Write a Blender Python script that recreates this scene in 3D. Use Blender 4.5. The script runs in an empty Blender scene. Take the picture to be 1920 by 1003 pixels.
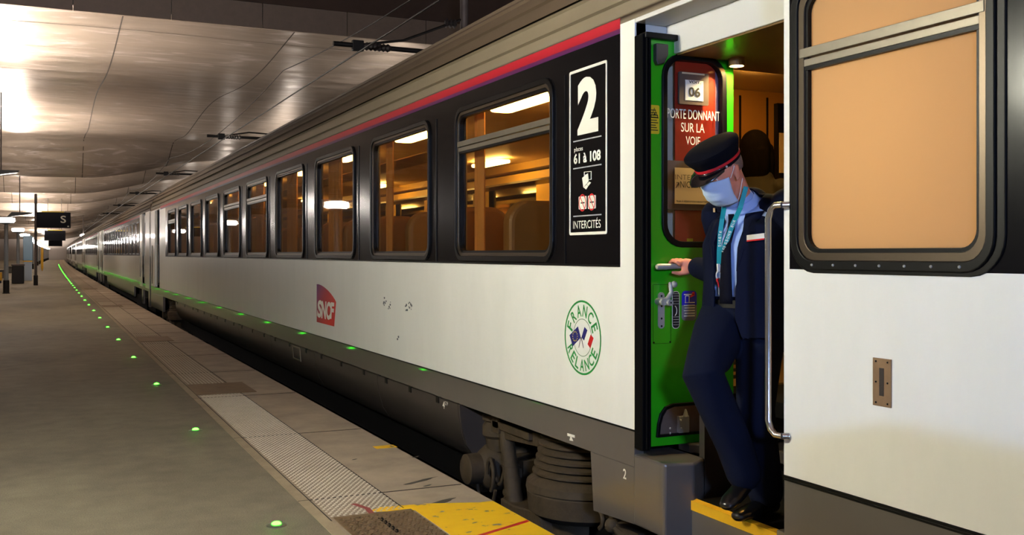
import bpy, bmesh, math, random
from mathutils import Vector, Matrix, Euler
random.seed(7)
R = math.radians
scene = bpy.context.scene
COL = scene.collection

# ---------------- camera, exposure, world ----------------
F = 1870.0; VPX = 84.0; HOR = 476.0; CX = 960.0; H = 1.34
TH = math.atan((CX-VPX)/F); CT, ST = math.cos(TH), math.sin(TH)
cam = bpy.data.cameras.new('camera'); camo = bpy.data.objects.new('camera', cam); COL.objects.link(camo)
cam.sensor_width = 36; cam.lens = F/1920*36; cam.shift_y = -(501.5-HOR)/1920
cam.clip_start = .05; cam.clip_end = 1000
camo.location = (0, 0, H); camo.rotation_euler = (R(90), 0, -TH)
scene.camera = camo
vs = scene.view_settings
vs.view_transform = 'Standard'; vs.look = 'None'; vs.exposure = 0.0; vs.gamma = 1.0; vs.use_curve_mapping = False
w = bpy.data.worlds.new('world'); scene.world = w; w.use_nodes = True
bg = w.node_tree.nodes['Background']; bg.inputs[0].default_value = (.55, .5, .45, 1); bg.inputs[1].default_value = .05
scene.cycles.max_bounces = 8; scene.cycles.transparent_max_bounces = 16
scene.cycles.sample_clamp_indirect = 6

# lamp strengths (lantern heads of the platform lamp posts; train saloon tubes)
LANTERN = 90.0
UPLIGHT = 2700.0
MID_LANTERN = 560.0
NEAR_LANTERN = 1450.0
SALOON = 40.0

# ---------------- pixel <-> place helpers (camera stands at the origin, train runs along +Y) ----------------
TX = 2.476
def onx(px, py, x=TX):                      # point on a plane x = const  -> (Y, z)
    X = px-VPX
    Y = F*x/(CT*CT*X)-x*math.tan(TH)
    return Y, H+(HOR-py)/X*x/CT
def ony(px, py, Y):                         # point on a plane Y = const -> (x, z)
    r = (px-CX)/F
    x = Y*(ST+CT*r)/(CT-ST*r)
    d = Y*CT+x*ST
    return x, H+(HOR-py)*d/F
def onz(px, py, z=0.0):
    d = (H-z)*F/(py-HOR); r = (px-CX)/F*d
    return d*ST+r*CT, d*CT-r*ST
def wp(px, py, d):
    r = (px-CX)/F*d
    return Vector((d*ST+r*CT, d*CT-r*ST, H+(HOR-py)*d/F))

# ---------------- materials ----------------
def lin(c):
    out = []
    for v in c[:3]:
        v = v/255.0
        out.append(v/12.92 if v <= .04045 else ((v+.055)/1.055)**2.4)
    return (*out, 1)
def mat(name, col, rough=.5, metal=0.0, coat=0.0, emit=None, es=0.0, noise=0.0, nscale=8.0, bump=0.0, bscale=60.0, spec=.5, stretch=(1,1,1), sss=0):
    m = bpy.data.materials.new(name); m.use_nodes = True
    nt = m.node_tree; b = nt.nodes['Principled BSDF']
    c = lin(col)
    b.inputs['Base Color'].default_value = c
    b.inputs['Roughness'].default_value = rough; b.inputs['Metallic'].default_value = metal
    b.inputs['Coat Weight'].default_value = coat; b.inputs['Coat Roughness'].default_value = .06
    b.inputs['Specular IOR Level'].default_value = spec
    if sss: b.inputs['Subsurface Weight'].default_value = sss; b.inputs['Subsurface Radius'].default_value = (.01,.004,.002)
    if emit:
        b.inputs['Emission Color'].default_value = lin(emit); b.inputs['Emission Strength'].default_value = es
    if noise or bump:
        tc = nt.nodes.new('ShaderNodeTexCoord'); mp = nt.nodes.new('ShaderNodeMapping'); mp.inputs['Scale'].default_value = stretch
        nt.links.new(tc.outputs['Object'], mp.inputs[0])
    if noise:
        n = nt.nodes.new('ShaderNodeTexNoise'); n.inputs['Scale'].default_value = nscale; n.inputs['Detail'].default_value = 6; n.inputs['Roughness'].default_value = .65
        nt.links.new(mp.outputs[0], n.inputs['Vector'])
        mr = nt.nodes.new('ShaderNodeMapRange'); mr.inputs['From Min'].default_value = .3; mr.inputs['From Max'].default_value = .7
        mr.inputs['To Min'].default_value = 1-noise; mr.inputs['To Max'].default_value = 1+noise
        nt.links.new(n.outputs['Fac'], mr.inputs['Value'])
        mx = nt.nodes.new('ShaderNodeVectorMath'); mx.operation = 'SCALE'; mx.inputs[0].default_value = c[:3]
        nt.links.new(mr.outputs[0], mx.inputs['Scale']); nt.links.new(mx.outputs[0], b.inputs['Base Color'])
    if bump:
        n2 = nt.nodes.new('ShaderNodeTexNoise'); n2.inputs['Scale'].default_value = bscale; n2.inputs['Detail'].default_value = 4
        nt.links.new(mp.outputs[0], n2.inputs['Vector'])
        bp = nt.nodes.new('ShaderNodeBump'); bp.inputs['Strength'].default_value = bump; bp.inputs['Distance'].default_value = .01
        nt.links.new(n2.outputs['Fac'], bp.inputs['Height']); nt.links.new(bp.outputs[0], b.inputs['Normal'])
    return m
def emat(name, col, s):
    m = bpy.data.materials.new(name); m.use_nodes = True; nt = m.node_tree
    nt.nodes.clear(); o = nt.nodes.new('ShaderNodeOutputMaterial'); e = nt.nodes.new('ShaderNodeEmission')
    e.inputs[0].default_value = lin(col); e.inputs[1].default_value = s; nt.links.new(e.outputs[0], o.inputs[0]); return m
def glassmat(name, tint, rough=.02, ior=1.5, refl=1.0):
    m = bpy.data.materials.new(name); m.use_nodes = True; nt = m.node_tree; nt.nodes.clear()
    o = nt.nodes.new('ShaderNodeOutputMaterial'); mx = nt.nodes.new('ShaderNodeMixShader')
    t = nt.nodes.new('ShaderNodeBsdfTransparent'); t.inputs[0].default_value = (*tint, 1)
    g = nt.nodes.new('ShaderNodeBsdfGlossy'); g.inputs['Roughness'].default_value = rough; g.inputs[0].default_value = (refl, refl, refl, 1)
    # Schlick reflectance from the unsigned angle, so both faces of the pane behave alike
    ge = nt.nodes.new('ShaderNodeNewGeometry'); dt = nt.nodes.new('ShaderNodeVectorMath'); dt.operation = 'DOT_PRODUCT'
    nt.links.new(ge.outputs['Normal'], dt.inputs[0]); nt.links.new(ge.outputs['Incoming'], dt.inputs[1])
    prev = dt.outputs['Value']
    def mth(op, a_, b_=None):
        n = nt.nodes.new('ShaderNodeMath'); n.operation = op
        for i, q in enumerate((a_, b_)):
            if q is None: continue
            if isinstance(q, (int, float)): n.inputs[i].default_value = q
            else: nt.links.new(q, n.inputs[i])
        return n.outputs[0]
    f0 = ((ior-1)/(ior+1))**2
    k = mth('POWER', mth('SUBTRACT', 1.0, mth('ABSOLUTE', prev)), 5.0)
    k = mth('ADD', mth('MULTIPLY', k, 1-f0), f0)
    nt.links.new(k, mx.inputs[0]); nt.links.new(t.outputs[0], mx.inputs[1]); nt.links.new(g.outputs[0], mx.inputs[2]); nt.links.new(mx.outputs[0], o.inputs[0])
    return m

M = {}
M['white'] = mat('white_paint', (240,239,230), .34, coat=.35, noise=.035, nscale=3, stretch=(1,1,.3), bump=.04, bscale=5)
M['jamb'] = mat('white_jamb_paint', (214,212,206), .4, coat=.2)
M['band'] = mat('black_band_paint', (17,16,18), .2, spec=.14, bump=.05, bscale=7)
M['roof'] = mat('roof_paint', (86,72,56), .6, noise=.08, nscale=2, stretch=(1,.3,1))
M['rooflow'] = mat('lower_roof_paint', (128,116,96), .5, noise=.06, nscale=2)
M['skirt'] = mat('grey_skirt_paint', (92,86,80), .28, coat=.5, noise=.06, nscale=4, bump=.05, bscale=6)
M['skirtlow'] = mat('lower_skirt_grey', (60,54,50), .35, coat=.1, noise=.12, nscale=5)  # mottled grey, darker than the skirt above
M['rubber'] = mat('black_rubber', (9,9,10), .4, spec=.2)
M['seal'] = mat('matt_black_seal', (10,10,11), .75, spec=.05)
M['rim'] = mat('window_rim_metal', (92,80,66), .35, .7)
M['alu'] = mat('transom_metal', (128,120,106), .42, .55, noise=.05, nscale=20)
M['chrome'] = mat('steel_rail', (205,202,198), .22, .95)
M['castm'] = mat('cast_metal', (176,176,168), .4, .25, noise=.06)
M['green'] = mat('green_door_paint', (38,170,18), .3, coat=.5)
M['glass'] = glassmat('window_glass', (.8,.76,.68), .015, 1.5)
M['doorglass'] = glassmat('door_glass', (.86,.86,.82), .01, 1.45)
M['dglass'] = mat('dark_window_glass', (12,11,11), .05, coat=1.0)
M['bogie'] = mat('bogie_dirt_brown', (66,52,32), .75, noise=.25, nscale=14, bump=.3, bscale=40)
M['dark'] = mat('underframe_black', (11,10,9), .9, spec=.1)
M['yellow'] = mat('yellow_step_paint', (232,176,30), .45, noise=.08)
M['ltext'] = mat('white_lettering', (238,236,222), .5)
M['btext'] = mat('black_lettering', (20,20,22), .5)
M['gtext'] = mat('green_lettering', (10,140,50), .45)
M['redp'] = mat('red_print', (214,30,30), .45)
M['bluep'] = mat('blue_print', (32,32,110), .45)
M['yelp'] = mat('yellow_print', (230,200,40), .45)
M['tan'] = mat('interior_panel_tan', (206,168,84), .45, noise=.05)
M['brown'] = mat('interior_brown', (112,86,46), .4, coat=.2, noise=.08)
M['seat'] = mat('seat_leatherette', (146,108,60), .42, noise=.08)
M['curtain'] = mat('curtain_cloth', (214,150,78), .85, noise=.08)
M['inwhite'] = mat('interior_ceiling', (214,190,150), .5)
M['mauve'] = mat('mauve_edge', (150,130,170), .4)
def dirt_floor():
    m = mat('asphalt', (126,118,104), .72, bump=.35, bscale=180)
    nt = m.node_tree; b = nt.nodes['Principled BSDF']
    tc = nt.nodes.new('ShaderNodeTexCoord')
    def noise(s, d, det=6):
        n = nt.nodes.new('ShaderNodeTexNoise'); n.inputs['Scale'].default_value = s; n.inputs['Detail'].default_value = det; n.inputs['Roughness'].default_value = .6
        mp = nt.nodes.new('ShaderNodeMapping'); mp.inputs['Scale'].default_value = d; nt.links.new(tc.outputs['Object'], mp.inputs[0]); nt.links.new(mp.outputs[0], n.inputs['Vector']); return n
    n1 = noise(.6, (1,.5,1)); n2 = noise(5, (1,1,1), 10); n3 = noise(140, (1,1,1), 2)
    r1 = nt.nodes.new('ShaderNodeValToRGB'); r1.color_ramp.elements[0].position = .3; r1.color_ramp.elements[1].position = .7
    r1.color_ramp.elements[0].color = lin((108,100,84)); r1.color_ramp.elements[1].color = lin((144,136,114))
    nt.links.new(n1.outputs['Fac'], r1.inputs[0])
    m1 = nt.nodes.new('ShaderNodeMixRGB'); m1.blend_type = 'MULTIPLY'; m1.inputs[0].default_value = 1
    r2 = nt.nodes.new('ShaderNodeMapRange'); r2.inputs[1].default_value = .25; r2.inputs[2].default_value = .75; r2.inputs[3].default_value = .78; r2.inputs[4].default_value = 1.15
    nt.links.new(n2.outputs['Fac'], r2.inputs[0]); nt.links.new(r1.outputs[0], m1.inputs[1]); nt.links.new(r2.outputs[0], m1.inputs[2])
    m2 = nt.nodes.new('ShaderNodeMixRGB'); m2.blend_type = 'MULTIPLY'; m2.inputs[0].default_value = 1
    r3 = nt.nodes.new('ShaderNodeMapRange'); r3.inputs[1].default_value = .3; r3.inputs[2].default_value = .7; r3.inputs[3].default_value = .72; r3.inputs[4].default_value = 1.25
    nt.links.new(n3.outputs['Fac'], r3.inputs[0]); nt.links.new(m1.outputs[0], m2.inputs[1]); nt.links.new(r3.outputs[0], m2.inputs[2])
    # dark dried spills
    n4 = noise(1.1, (1,.8,1), 5); r4 = nt.nodes.new('ShaderNodeMapRange'); r4.inputs[1].default_value = .70; r4.inputs[2].default_value = .74; r4.inputs[3].default_value = 1; r4.inputs[4].default_value = .5
    nt.links.new(n4.outputs['Fac'], r4.inputs[0])
    m3 = nt.nodes.new('ShaderNodeMixRGB'); m3.blend_type = 'MULTIPLY'; m3.inputs[0].default_value = 1
    nt.links.new(m2.outputs[0], m3.inputs[1]); nt.links.new(r4.outputs[0], m3.inputs[2])
    nt.links.new(m3.outputs[0], b.inputs['Base Color'])
    return m
M['asphalt'] = dirt_floor()
M['slab'] = mat('concrete_slab', (168,152,130), .7, noise=.2, nscale=3.2, bump=.15, bscale=90)
M['kerb'] = mat('concrete_kerb', (158,142,116), .75, noise=.16, nscale=6, bump=.2, bscale=90)
M['tactile'] = mat('tactile_concrete', (156,140,118), .75, noise=.18, nscale=4, bump=.15, bscale=90)
M['stud'] = mat('tactile_studs', (196,184,160), .7, noise=.1, nscale=9)
M['joint'] = mat('joint_filler', (52,44,36), .9)
M['plate'] = mat('rusty_cover_plate', (124,102,74), .6, .3, noise=.2, nscale=8)
def yellow_worn():
    m = mat('worn_yellow_paint', (255,200,10), .6)
    nt = m.node_tree; b = nt.nodes['Principled BSDF']
    tc = nt.nodes.new('ShaderNodeTexCoord'); n = nt.nodes.new('ShaderNodeTexNoise'); n.inputs['Scale'].default_value = 9; n.inputs['Detail'].default_value = 8; n.inputs['Roughness'].default_value = .6
    mp = nt.nodes.new('ShaderNodeMapping'); mp.inputs['Scale'].default_value = (1.0,1.6,1); nt.links.new(tc.outputs['Object'], mp.inputs[0]); nt.links.new(mp.outputs[0], n.inputs['Vector'])
    r = nt.nodes.new('ShaderNodeValToRGB'); e = r.color_ramp.elements
    e[0].position = .0; e[0].color = lin((255,208,10)); e[1].position = .62; e[1].color = lin((248,194,12))
    x = e.new(.635); x.color = lin((140,126,100))
    nt.links.new(n.outputs['Fac'], r.inputs[0]); nt.links.new(r.outputs[0], b.inputs['Base Color']); return m
M['wornyellow'] = yellow_worn()

# ---------------- mesh builder ----------------
class MB:
    def __init__(s): s.v = []; s.f = []; s.mi = []; s.mats = []; s.cur = 0
    def use(s, m):
        m = M[m] if isinstance(m, str) else m
        if m not in s.mats: s.mats.append(m)
        s.cur = s.mats.index(m); return s
    def add(s, vs_, fs):
        o = len(s.v); s.v += [tuple(v) for v in vs_]
        for f in fs: s.f.append(tuple(o+i for i in f)); s.mi.append(s.cur)
        return s
    def box(s, x0, x1, y0, y1, z0, z1, T=None):
        vv = [Vector((x, y, z)) for x in (x0, x1) for y in (y0, y1) for z in (z0, z1)]
        if T: vv = [T @ v for v in vv]
        return s.add(vv, [(0,1,3,2),(4,6,7,5),(0,4,5,1),(2,3,7,6),(0,2,6,4),(1,5,7,3)])
    def prism(s, pts, fn, a, b):                 # polygon pts (u,v) extruded between a and b ; fn(u,v,w)
        n = len(pts)
        vv = [fn(u, v, a) for u, v in pts]+[fn(u, v, b) for u, v in pts]
        fs = [tuple(range(n)), tuple(range(2*n-1, n-1, -1))]+[(i, (i+1) % n, n+(i+1) % n, n+i) for i in range(n)]
        return s.add(vv, fs)
    def ring(s, outer, inner, fn, a, b):         # extruded frame between two closed outlines with equal counts
        n = len(outer); vv = []
        for w_ in (a, b):
            vv += [fn(u, v, w_) for u, v in outer]+[fn(u, v, w_) for u, v in inner]
        fs = []
        for i in range(n):
            j = (i+1) % n
            fs += [(i, j, n+j, n+i), (2*n+i, 3*n+i, 3*n+j, 2*n+j), (i, 2*n+i, 2*n+j, j), (n+i, n+j, 3*n+j, 3*n+i)]
        return s.add(vv, fs)
    def tube(s, pts, r, seg=10, cap=True):
        pts = [Vector(p) for p in pts]; rs = r if isinstance(r, (list, tuple)) else [r]*len(pts)
        vv = []; fs = []; up = None
        for i, p in enumerate(pts):
            t = ((pts[min(i+1, len(pts)-1)]-pts[max(i-1, 0)])).normalized()
            if up is None: up = t.orthogonal().normalized()
            up = (up-t*up.dot(t)).normalized(); sd = t.cross(up)
            for k in range(seg):
                a = 2*math.pi*k/seg; vv.append(p+(up*math.cos(a)+sd*math.sin(a))*rs[i])
        for i in range(len(pts)-1):
            for k in range(seg):
                k2 = (k+1) % seg; fs.append((i*seg+k, i*seg+k2, (i+1)*seg+k2, (i+1)*seg+k))
        if cap: fs += [tuple(range(seg-1, -1, -1)), tuple((len(pts)-1)*seg+k for k in range(seg))]
        return s.add(vv, fs)
    def lathe(s, c, prof, seg=24, axis='z'):     # prof: (r, h)
        c = Vector(c); vv = []; fs = []
        for r, h in prof:
            for k in range(seg):
                a = 2*math.pi*k/seg; q = (r*math.cos(a), r*math.sin(a), h)
                q = {'z': q, 'x': (q[2], q[0], q[1]), 'y': (q[0], q[2], q[1])}[axis]
                vv.append(c+Vector(q))
        for i in range(len(prof)-1):
            for k in range(seg):
                k2 = (k+1) % seg; fs.append((i*seg+k, i*seg+k2, (i+1)*seg+k2, (i+1)*seg+k))
        fs += [tuple(range(seg)), tuple((len(prof)-1)*seg+k for k in range(seg))]
        return s.add(vv, fs)
    def ball(s, c, r, sx=1, sy=1, sz=1, T=None, seg=16, rings=10):
        vv = []; fs = []; c = Vector(c)
        for i in range(rings+1):
            p = math.pi*i/rings
            for k in range(seg):
                a = 2*math.pi*k/seg; q = Vector((math.sin(p)*math.cos(a)*r*sx, math.sin(p)*math.sin(a)*r*sy, math.cos(p)*r*sz))
                if T: q = T @ q
                vv.append(c+q)
        for i in range(rings):
            for k in range(seg):
                k2 = (k+1) % seg; fs.append((i*seg+k, (i+1)*seg+k, (i+1)*seg+k2, i*seg+k2))
        return s.add(vv, fs)
    def text(s, body, fn, u0, u1, v0, v1, bold=0.0, shear=0.0):   # glyph bounding box stretched onto the rectangle
        vv, ff = glyphs(body, bold, shear)
        xs = [v[0] for v in vv]; ys = [v[1] for v in vv]
        x0, x1, y0, y1 = min(xs), max(xs), min(ys), max(ys)
        return s.add([fn(u0+(a-x0)/(x1-x0)*(u1-u0), v0+(b-y0)/max(1e-6, y1-y0)*(v1-v0)) for a, b in vv], ff)
    def build(s, name, parent=None, smooth=None, bevel=0.0, bseg=2):
        off = Vector((0, 0, 0)); p = parent
        while p is not None: off += p.location; p = p.parent
        me = bpy.data.meshes.new(name)
        me.from_pydata([Vector(v)-off for v in s.v], [], s.f)
        for m in s.mats: me.materials.append(m)
        me.polygons.foreach_set('material_index', s.mi)
        bm = bmesh.new(); bm.from_mesh(me); bmesh.ops.remove_doubles(bm, verts=bm.verts, dist=1e-6); bmesh.ops.recalc_face_normals(bm, faces=bm.faces); bm.to_mesh(me); bm.free()
        o = bpy.data.objects.new(name, me); COL.objects.link(o); o.parent = parent
        if smooth:
            me.polygons.foreach_set('use_smooth', [True]*len(me.polygons))
            me.set_sharp_from_angle(angle=R(smooth))
        if bevel:
            b = o.modifiers.new('bevel', 'BEVEL'); b.width = bevel; b.segments = bseg; b.limit_method = 'ANGLE'; b.angle_limit = R(40)
        return o
_gc = {}
def glyphs(body, bold=0.0, shear=0.0):
    k = (body, bold, shear)
    if k in _gc: return _gc[k]
    c = bpy.data.curves.new('txt', 'FONT'); c.body = body; c.offset = bold; c.shear = shear; c.resolution_u = 4
    o = bpy.data.objects.new('txt', c); COL.objects.link(o)
    dg = bpy.context.evaluated_depsgraph_get(); me = bpy.data.meshes.new_from_object(o.evaluated_get(dg))
    out = ([(v.co.x, v.co.y) for v in me.vertices], [tuple(p.vertices) for p in me.polygons])
    bpy.data.objects.remove(o); bpy.data.curves.remove(c); bpy.data.meshes.remove(me)
    _gc[k] = out; return out
def rrect(u0, u1, v0, v1, r, n=6):
    pts = []
    for cu, cv, a0 in ((u1-r, v1-r, 0), (u0+r, v1-r, 90), (u0+r, v0+r, 180), (u1-r, v0+r, 270)):
        for i in range(n+1):
            a = R(a0+90*i/n); pts.append((cu+r*math.cos(a), cv+r*math.sin(a)))
    return pts
def thing(name, loc, label, cat, group=None, kind=None):
    o = bpy.data.objects.new(name, None); COL.objects.link(o); o.location = loc; o.empty_display_size = .2
    return tag(o, label, cat, group, kind)
def tag(o, label=None, cat=None, group=None, kind=None):
    if label: o['label'] = label
    if cat: o['category'] = cat
    if group: o['group'] = group
    if kind: o['kind'] = kind
    return o
def copy_tree(o, parent=None):
    c = o.copy(); COL.objects.link(c); c.parent = parent
    for ch in list(o.children): copy_tree(ch, c)
    return c
def fx(x): return lambda u, v, w_=0.0: (x+w_, u, v)      # plane x = const, u = Y, v = z, w = depth in +x
def fy(y): return lambda u, v, w_=0.0: (u, y+w_, v)
def bend(Y): return 3.6e-5*max(0.0, Y-15)**2
# ---------------- platform ----------------
def strip(name, x0, x1, y0, y1, z0, z1, m, dy=6.0, **k):
    mb = MB().use(m); n = max(1, int((y1-y0)/dy)); vv = []; fs = []
    for i in range(n+1):
        Y = y0+(y1-y0)*i/n; b = bend(Y)
        vv += [(x0+b, Y, z0), (x1+b, Y, z0), (x1+b, Y, z1), (x0+b, Y, z1)]
    for i in range(n):
        a = i*4
        for k_ in range(4): fs.append((a+k_, a+(k_+1) % 4, a+4+(k_+1) % 4, a+4+k_))
    fs += [(3,2,1,0), (n*4, n*4+1, n*4+2, n*4+3)]
    mb.add(vv, fs); o = mb.build(name); tag(o, kind='structure'); return o
YA, YB = -12.0, 250.0
strip('floor', -12.0, 1.24, YA, YB, -.3, 0.0, 'asphalt')
strip('platform_kerb', 1.24, 1.30, YA, YB, -.3, .004, 'kerb')
strip('tactile_strip', 1.30, 1.71, YA, YB, -.3, .002, 'tactile')
strip('platform_edge', 1.71, 2.2, YA, YB, -.12, .002, 'slab')
strip('platform_wall', 1.24, 2.12, YA, YB, -.9, -.12, 'dark')
strip('far_platform', 6.0, 13.0, YA, YB, -.9, 0.0, 'asphalt')
strip('track_bed', 2.0, 6.0, YA, YB, -1.1, -.75, 'dark')
# studs of the tactile paving
mb = MB().use('stud')
def stud(x, y, r):
    vv = [(x+r*math.cos(a*math.pi/3), y+r*math.sin(a*math.pi/3), .002) for a in range(6)]+[(x+.6*r*math.cos(a*math.pi/3), y+.6*r*math.sin(a*math.pi/3), .0065) for a in range(6)]
    mb.add(vv, [(a, (a+1) % 6, 6+(a+1) % 6, 6+a) for a in range(6)]+[(6,7,8,9,10,11)])
j = 0; Y = 4.99
while Y < 9.75:
    for i in range(12):
        x = 1.325+i*.0325+(j % 2)*.016
        if x < 1.70: stud(x, Y, .0095)
    Y += .027; j += 1
tag(mb.build('tactile_studs'), kind='structure')
mb = MB().use('stud')                      # ribbed part further along
for i in range(11):
    x = 1.33+i*.034; mb.box(x, x+.012, 10.65, 16, .002, .007)
    mb.box(x, x+.012, 17.2, 30, .002, .007)
tag(mb.build('tactile_ribs'), kind='structure')
# slab joints
mb = MB().use('joint')
for k, Yj in enumerate([3.3, 5.37, 7.4]+[9.6+2.05*i for i in range(24)]):
    b = bend(Yj); mb.box(1.24+b, 2.19+b, Yj-.004, Yj+.004, -.001, .0045)
mb.box(1.705, 1.712, 4.99, 60, .0, .0042); mb.box(1.296, 1.302, 4.9, 60, .0, .0052)
tag(mb.build('slab_joints'), kind='structure')
# metal covers
def cover(x0, x1, y0, y1, label):
    t = thing('cover_plate', (x0, y0, .002), label, 'cover plate')
    mb = MB().use('plate'); mb.box(x0, x1, y0, y1, .003, .008)
    mb.build('plate', t, bevel=.002)
    return t
cp = cover(1.32, 1.735, 3.2, 4.95, 'metal cover plate with raised diamond pattern beside the yellow paint')
mb = MB().use('plate')
for j in range(58):
    for i in range(17):
        x = 1.335+i*.0235+(j % 2)*.011; Y = 3.24+j*.029; s = 1 if (i+j) % 2 else -1
        if x > 1.725: continue
        T = Matrix.Translation((x, Y, .008)) @ Matrix.Rotation(R(45*s), 4, 'Z')
        mb.box(-.009, .009, -.003, .003, 0, .004, T)
mb.build('raised_pattern', cp); tag(cp.children[-1], kind=None)
mb = MB().use('dark'); mb.box(1.52, 1.545, 4.55, 4.84, .008, .0095); mb.build('lifting_slot', cp)
cover(1.3, 1.86, 9.8, 10.6, 'brown rusty hatch plate set across the studded paving')
for k, Yc in enumerate((16.1, 27, 41)):
    cover(1.32+bend(Yc), 1.80+bend(Yc), Yc, Yc+.9, ['brown hatch plate between studded paving and platform lamps, second from the front', 'brown hatch plate in the paving strip, third from the front', 'brown hatch plate in the paving strip, farthest along the platform'][k])
# paint
mb = MB().use('wornyellow'); mb.box(1.75, 2.195, 3.2, 4.93, .002, .0045)
mb.prism([(1.745,4.93),(2.12,4.93),(1.85,5.03),(1.6,5.06),(1.52,5.0)], lambda u, v, w_: (u, v, w_), .002, .0042)
mb.use('redp'); mb.prism([(1.78,4.30),(2.19,4.47),(2.19,4.50),(1.78,4.325)], lambda u, v, w_: (u, v, w_), .0045, .0052)
tag(mb.build('yellow_edge_paint'), 'worn yellow paint patch on the platform edge with a red line', 'floor marking')
mb = MB().use('wornyellow'); xy = onz(717, 838); mb.box(xy[0]-.06, xy[0]+.09, xy[1]-.06, xy[1]+.03, .002, .004)
tag(mb.build('orange_paint_mark'), 'small orange paint dash near the platform edge', 'floor marking')
mb = MB().use(mat('faded_red_paint', (150,70,66), .7)); x, y = onz(690, 955)
mb.prism([(x-.03,y-.13),(x,y-.13),(x+.01,y),(x-.03,y+.12),(x-.06,y+.12),(x-.02,y)], lambda u, v, w_: (u, v, w_), .0065, .0075)
tag(mb.build('red_paint_stroke'), 'faded red paint stroke across the studded paving', 'floor marking')
mb = MB().use(mat('dark_spill', (60,54,44), .6))
for px, py, a, b in ((828,942,.10,.03),(790,902,.12,.02),(802,911,.03,.012),(780,857,.03,.015),(665,862,.02,.01)):
    x, y = onz(px, py); mb.prism([(x+a*math.cos(t)*(1+.2*math.sin(3*t)), y+b*math.sin(t)+.5*a*math.cos(t)) for t in [i*.45 for i in range(14)]], lambda u, v, w_: (u, v, w_), .0025, .0031)
tag(mb.build('dried_spills'), kind='structure')
# rails
for k, x in enumerate((3.886-.72, 3.886+.72)):
    strip('track_rail', x-.035, x+.035, YA, YB, -.75, -.58, 'bogie')

# ---------------- green platform lights ----------------
M['led'] = emat('green_led', (44,255,30), 34)
M['ledring'] = mat('led_steel_ring', (150,150,140), .35, .8)
proto = None
for k in range(46):
    Yk = 4.95+2.92*k; loc = (1.035+bend(Yk), Yk, 0)
    if proto is None:
        t = thing('ground_light', loc, 'x', 'ground light')
        MB().use('ledring').lathe(loc, [(.05,0),(.05,.003),(.04,.007),(.022,.008)], 20).build('trim_ring', t, smooth=40)
        MB().use('led').lathe((loc[0], loc[1], .007), [(.024,0),(.023,.006),(.016,.011),(.006,.0135)], 16).build('lens', t, smooth=60)
        proto = t
    else:
        t = copy_tree(proto); t.location = loc
    o_ = ['nearest', 'second nearest', 'third', 'fourth', 'fifth', 'sixth', 'seventh', 'eighth', 'ninth', 'tenth']
    t['label'] = ('green light set in the asphalt, %s of the row counted from the camera' % o_[k]) if k < 10 else 'tiny green light set in the asphalt far along the row'
    t['group'] = 'green ground lights along the platform'

# ---------------- canopy ceiling ----------------
CZ = 6.04; LIP0, LP = 46.9, 12.4; CY0 = 21.0
def sst(t): t = min(1, max(0, t)); return t*t*(3-2*t)
def span(Y):                      # ends of the canopy bay that holds Y
    if Y < LIP0: return CY0, LIP0
    k = int((Y-LIP0)//LP); return LIP0+k*LP, LIP0+(k+1)*LP
def ceilz(x, Y):
    y0, y1 = span(Y)              # each bay runs level, then curves down into a deep lip, shallower over the track
    drop = 1.42-.95*sst((x-1.4)/5.6)
    back = y1-Y; ww = 2.3+1.6*sst((x-2)/5)
    d = drop*sst(1-back/ww)**.85
    z = CZ-d+.10*math.sin(x*.9)*.15
    if Y < LIP0: z += -.17*math.sin(2*math.pi*(Y-22.4)/14.6)*sst((44-Y)/5)
    return z
def module(i, name):
    y0 = CY0 if i == 0 else LIP0+(i-1)*LP; y1 = LIP0+i*LP
    mb = MB().use('ceiling'); nx, ny = 60, 60 if i == 0 else 34
    vv = []; fs = []
    ys = [y0+.02+(y1-y0-.04)*b/ny for b in range(ny+1)]
    for a in range(nx+1):
        x = -14+28*a/nx
        for Y in ys: vv.append((x+bend(Y), Y, ceilz(x, Y)))
    for a in range(nx):
        for b in range(ny): q = a*(ny+1)+b; fs.append((q, q+1, q+ny+2, q+ny+1))
    mb.add(vv, fs)
    vv = []                       # back of the lip
    for a in range(nx+1):
        x = -14+28*a/nx; z = ceilz(x, y1-.02); vv += [(x+bend(y1), y1-.02, z), (x+bend(y1), y1+.01, z+1.6)]
    mb.add(vv, [(2*a, 2*a+2, 2*a+3, 2*a+1) for a in range(nx)])
    o = mb.build(name, smooth=50); tag(o, kind='structure')
    mb = MB().use('joint')
    def seam(xs, ya, yb):
        n = int((yb-ya)/.3)+1; pts = [(xs+bend(ya+(yb-ya)*t/n), ya+(yb-ya)*t/n, ceilz(xs, ya+(yb-ya)*t/n)-.004) for t in range(n+1)]
        for p, q in zip(pts, pts[1:]): mb.add([(p[0]-.014,p[1],p[2]),(p[0]+.014,p[1],p[2]),(q[0]+.014,q[1],q[2]),(q[0]-.014,q[1],q[2])], [(0,1,2,3)])
    for xs in (-12.3, -8.87, -5.44, -2.01, 1.42, 4.85, 8.28, 11.7): seam(xs, y0+.1, y1-.08)
    for yc in ((22.4, 44.6) if i == 0 else (y1-2.3,)):
        for a in range(56): xa, xb = -14+.5*a, -13.5+.5*a; mb.add([(xa+bend(yc), yc-.012, ceilz(xa, yc)-.004), (xb+bend(yc), yc-.012, ceilz(xb, yc)-.004), (xb+bend(yc), yc+.012, ceilz(xb, yc)-.004), (xa+bend(yc), yc+.012, ceilz(xa, yc)-.004)], [(0,1,2,3)])
    o = mb.build('ceiling_seams'); tag(o, kind='structure')
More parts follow.
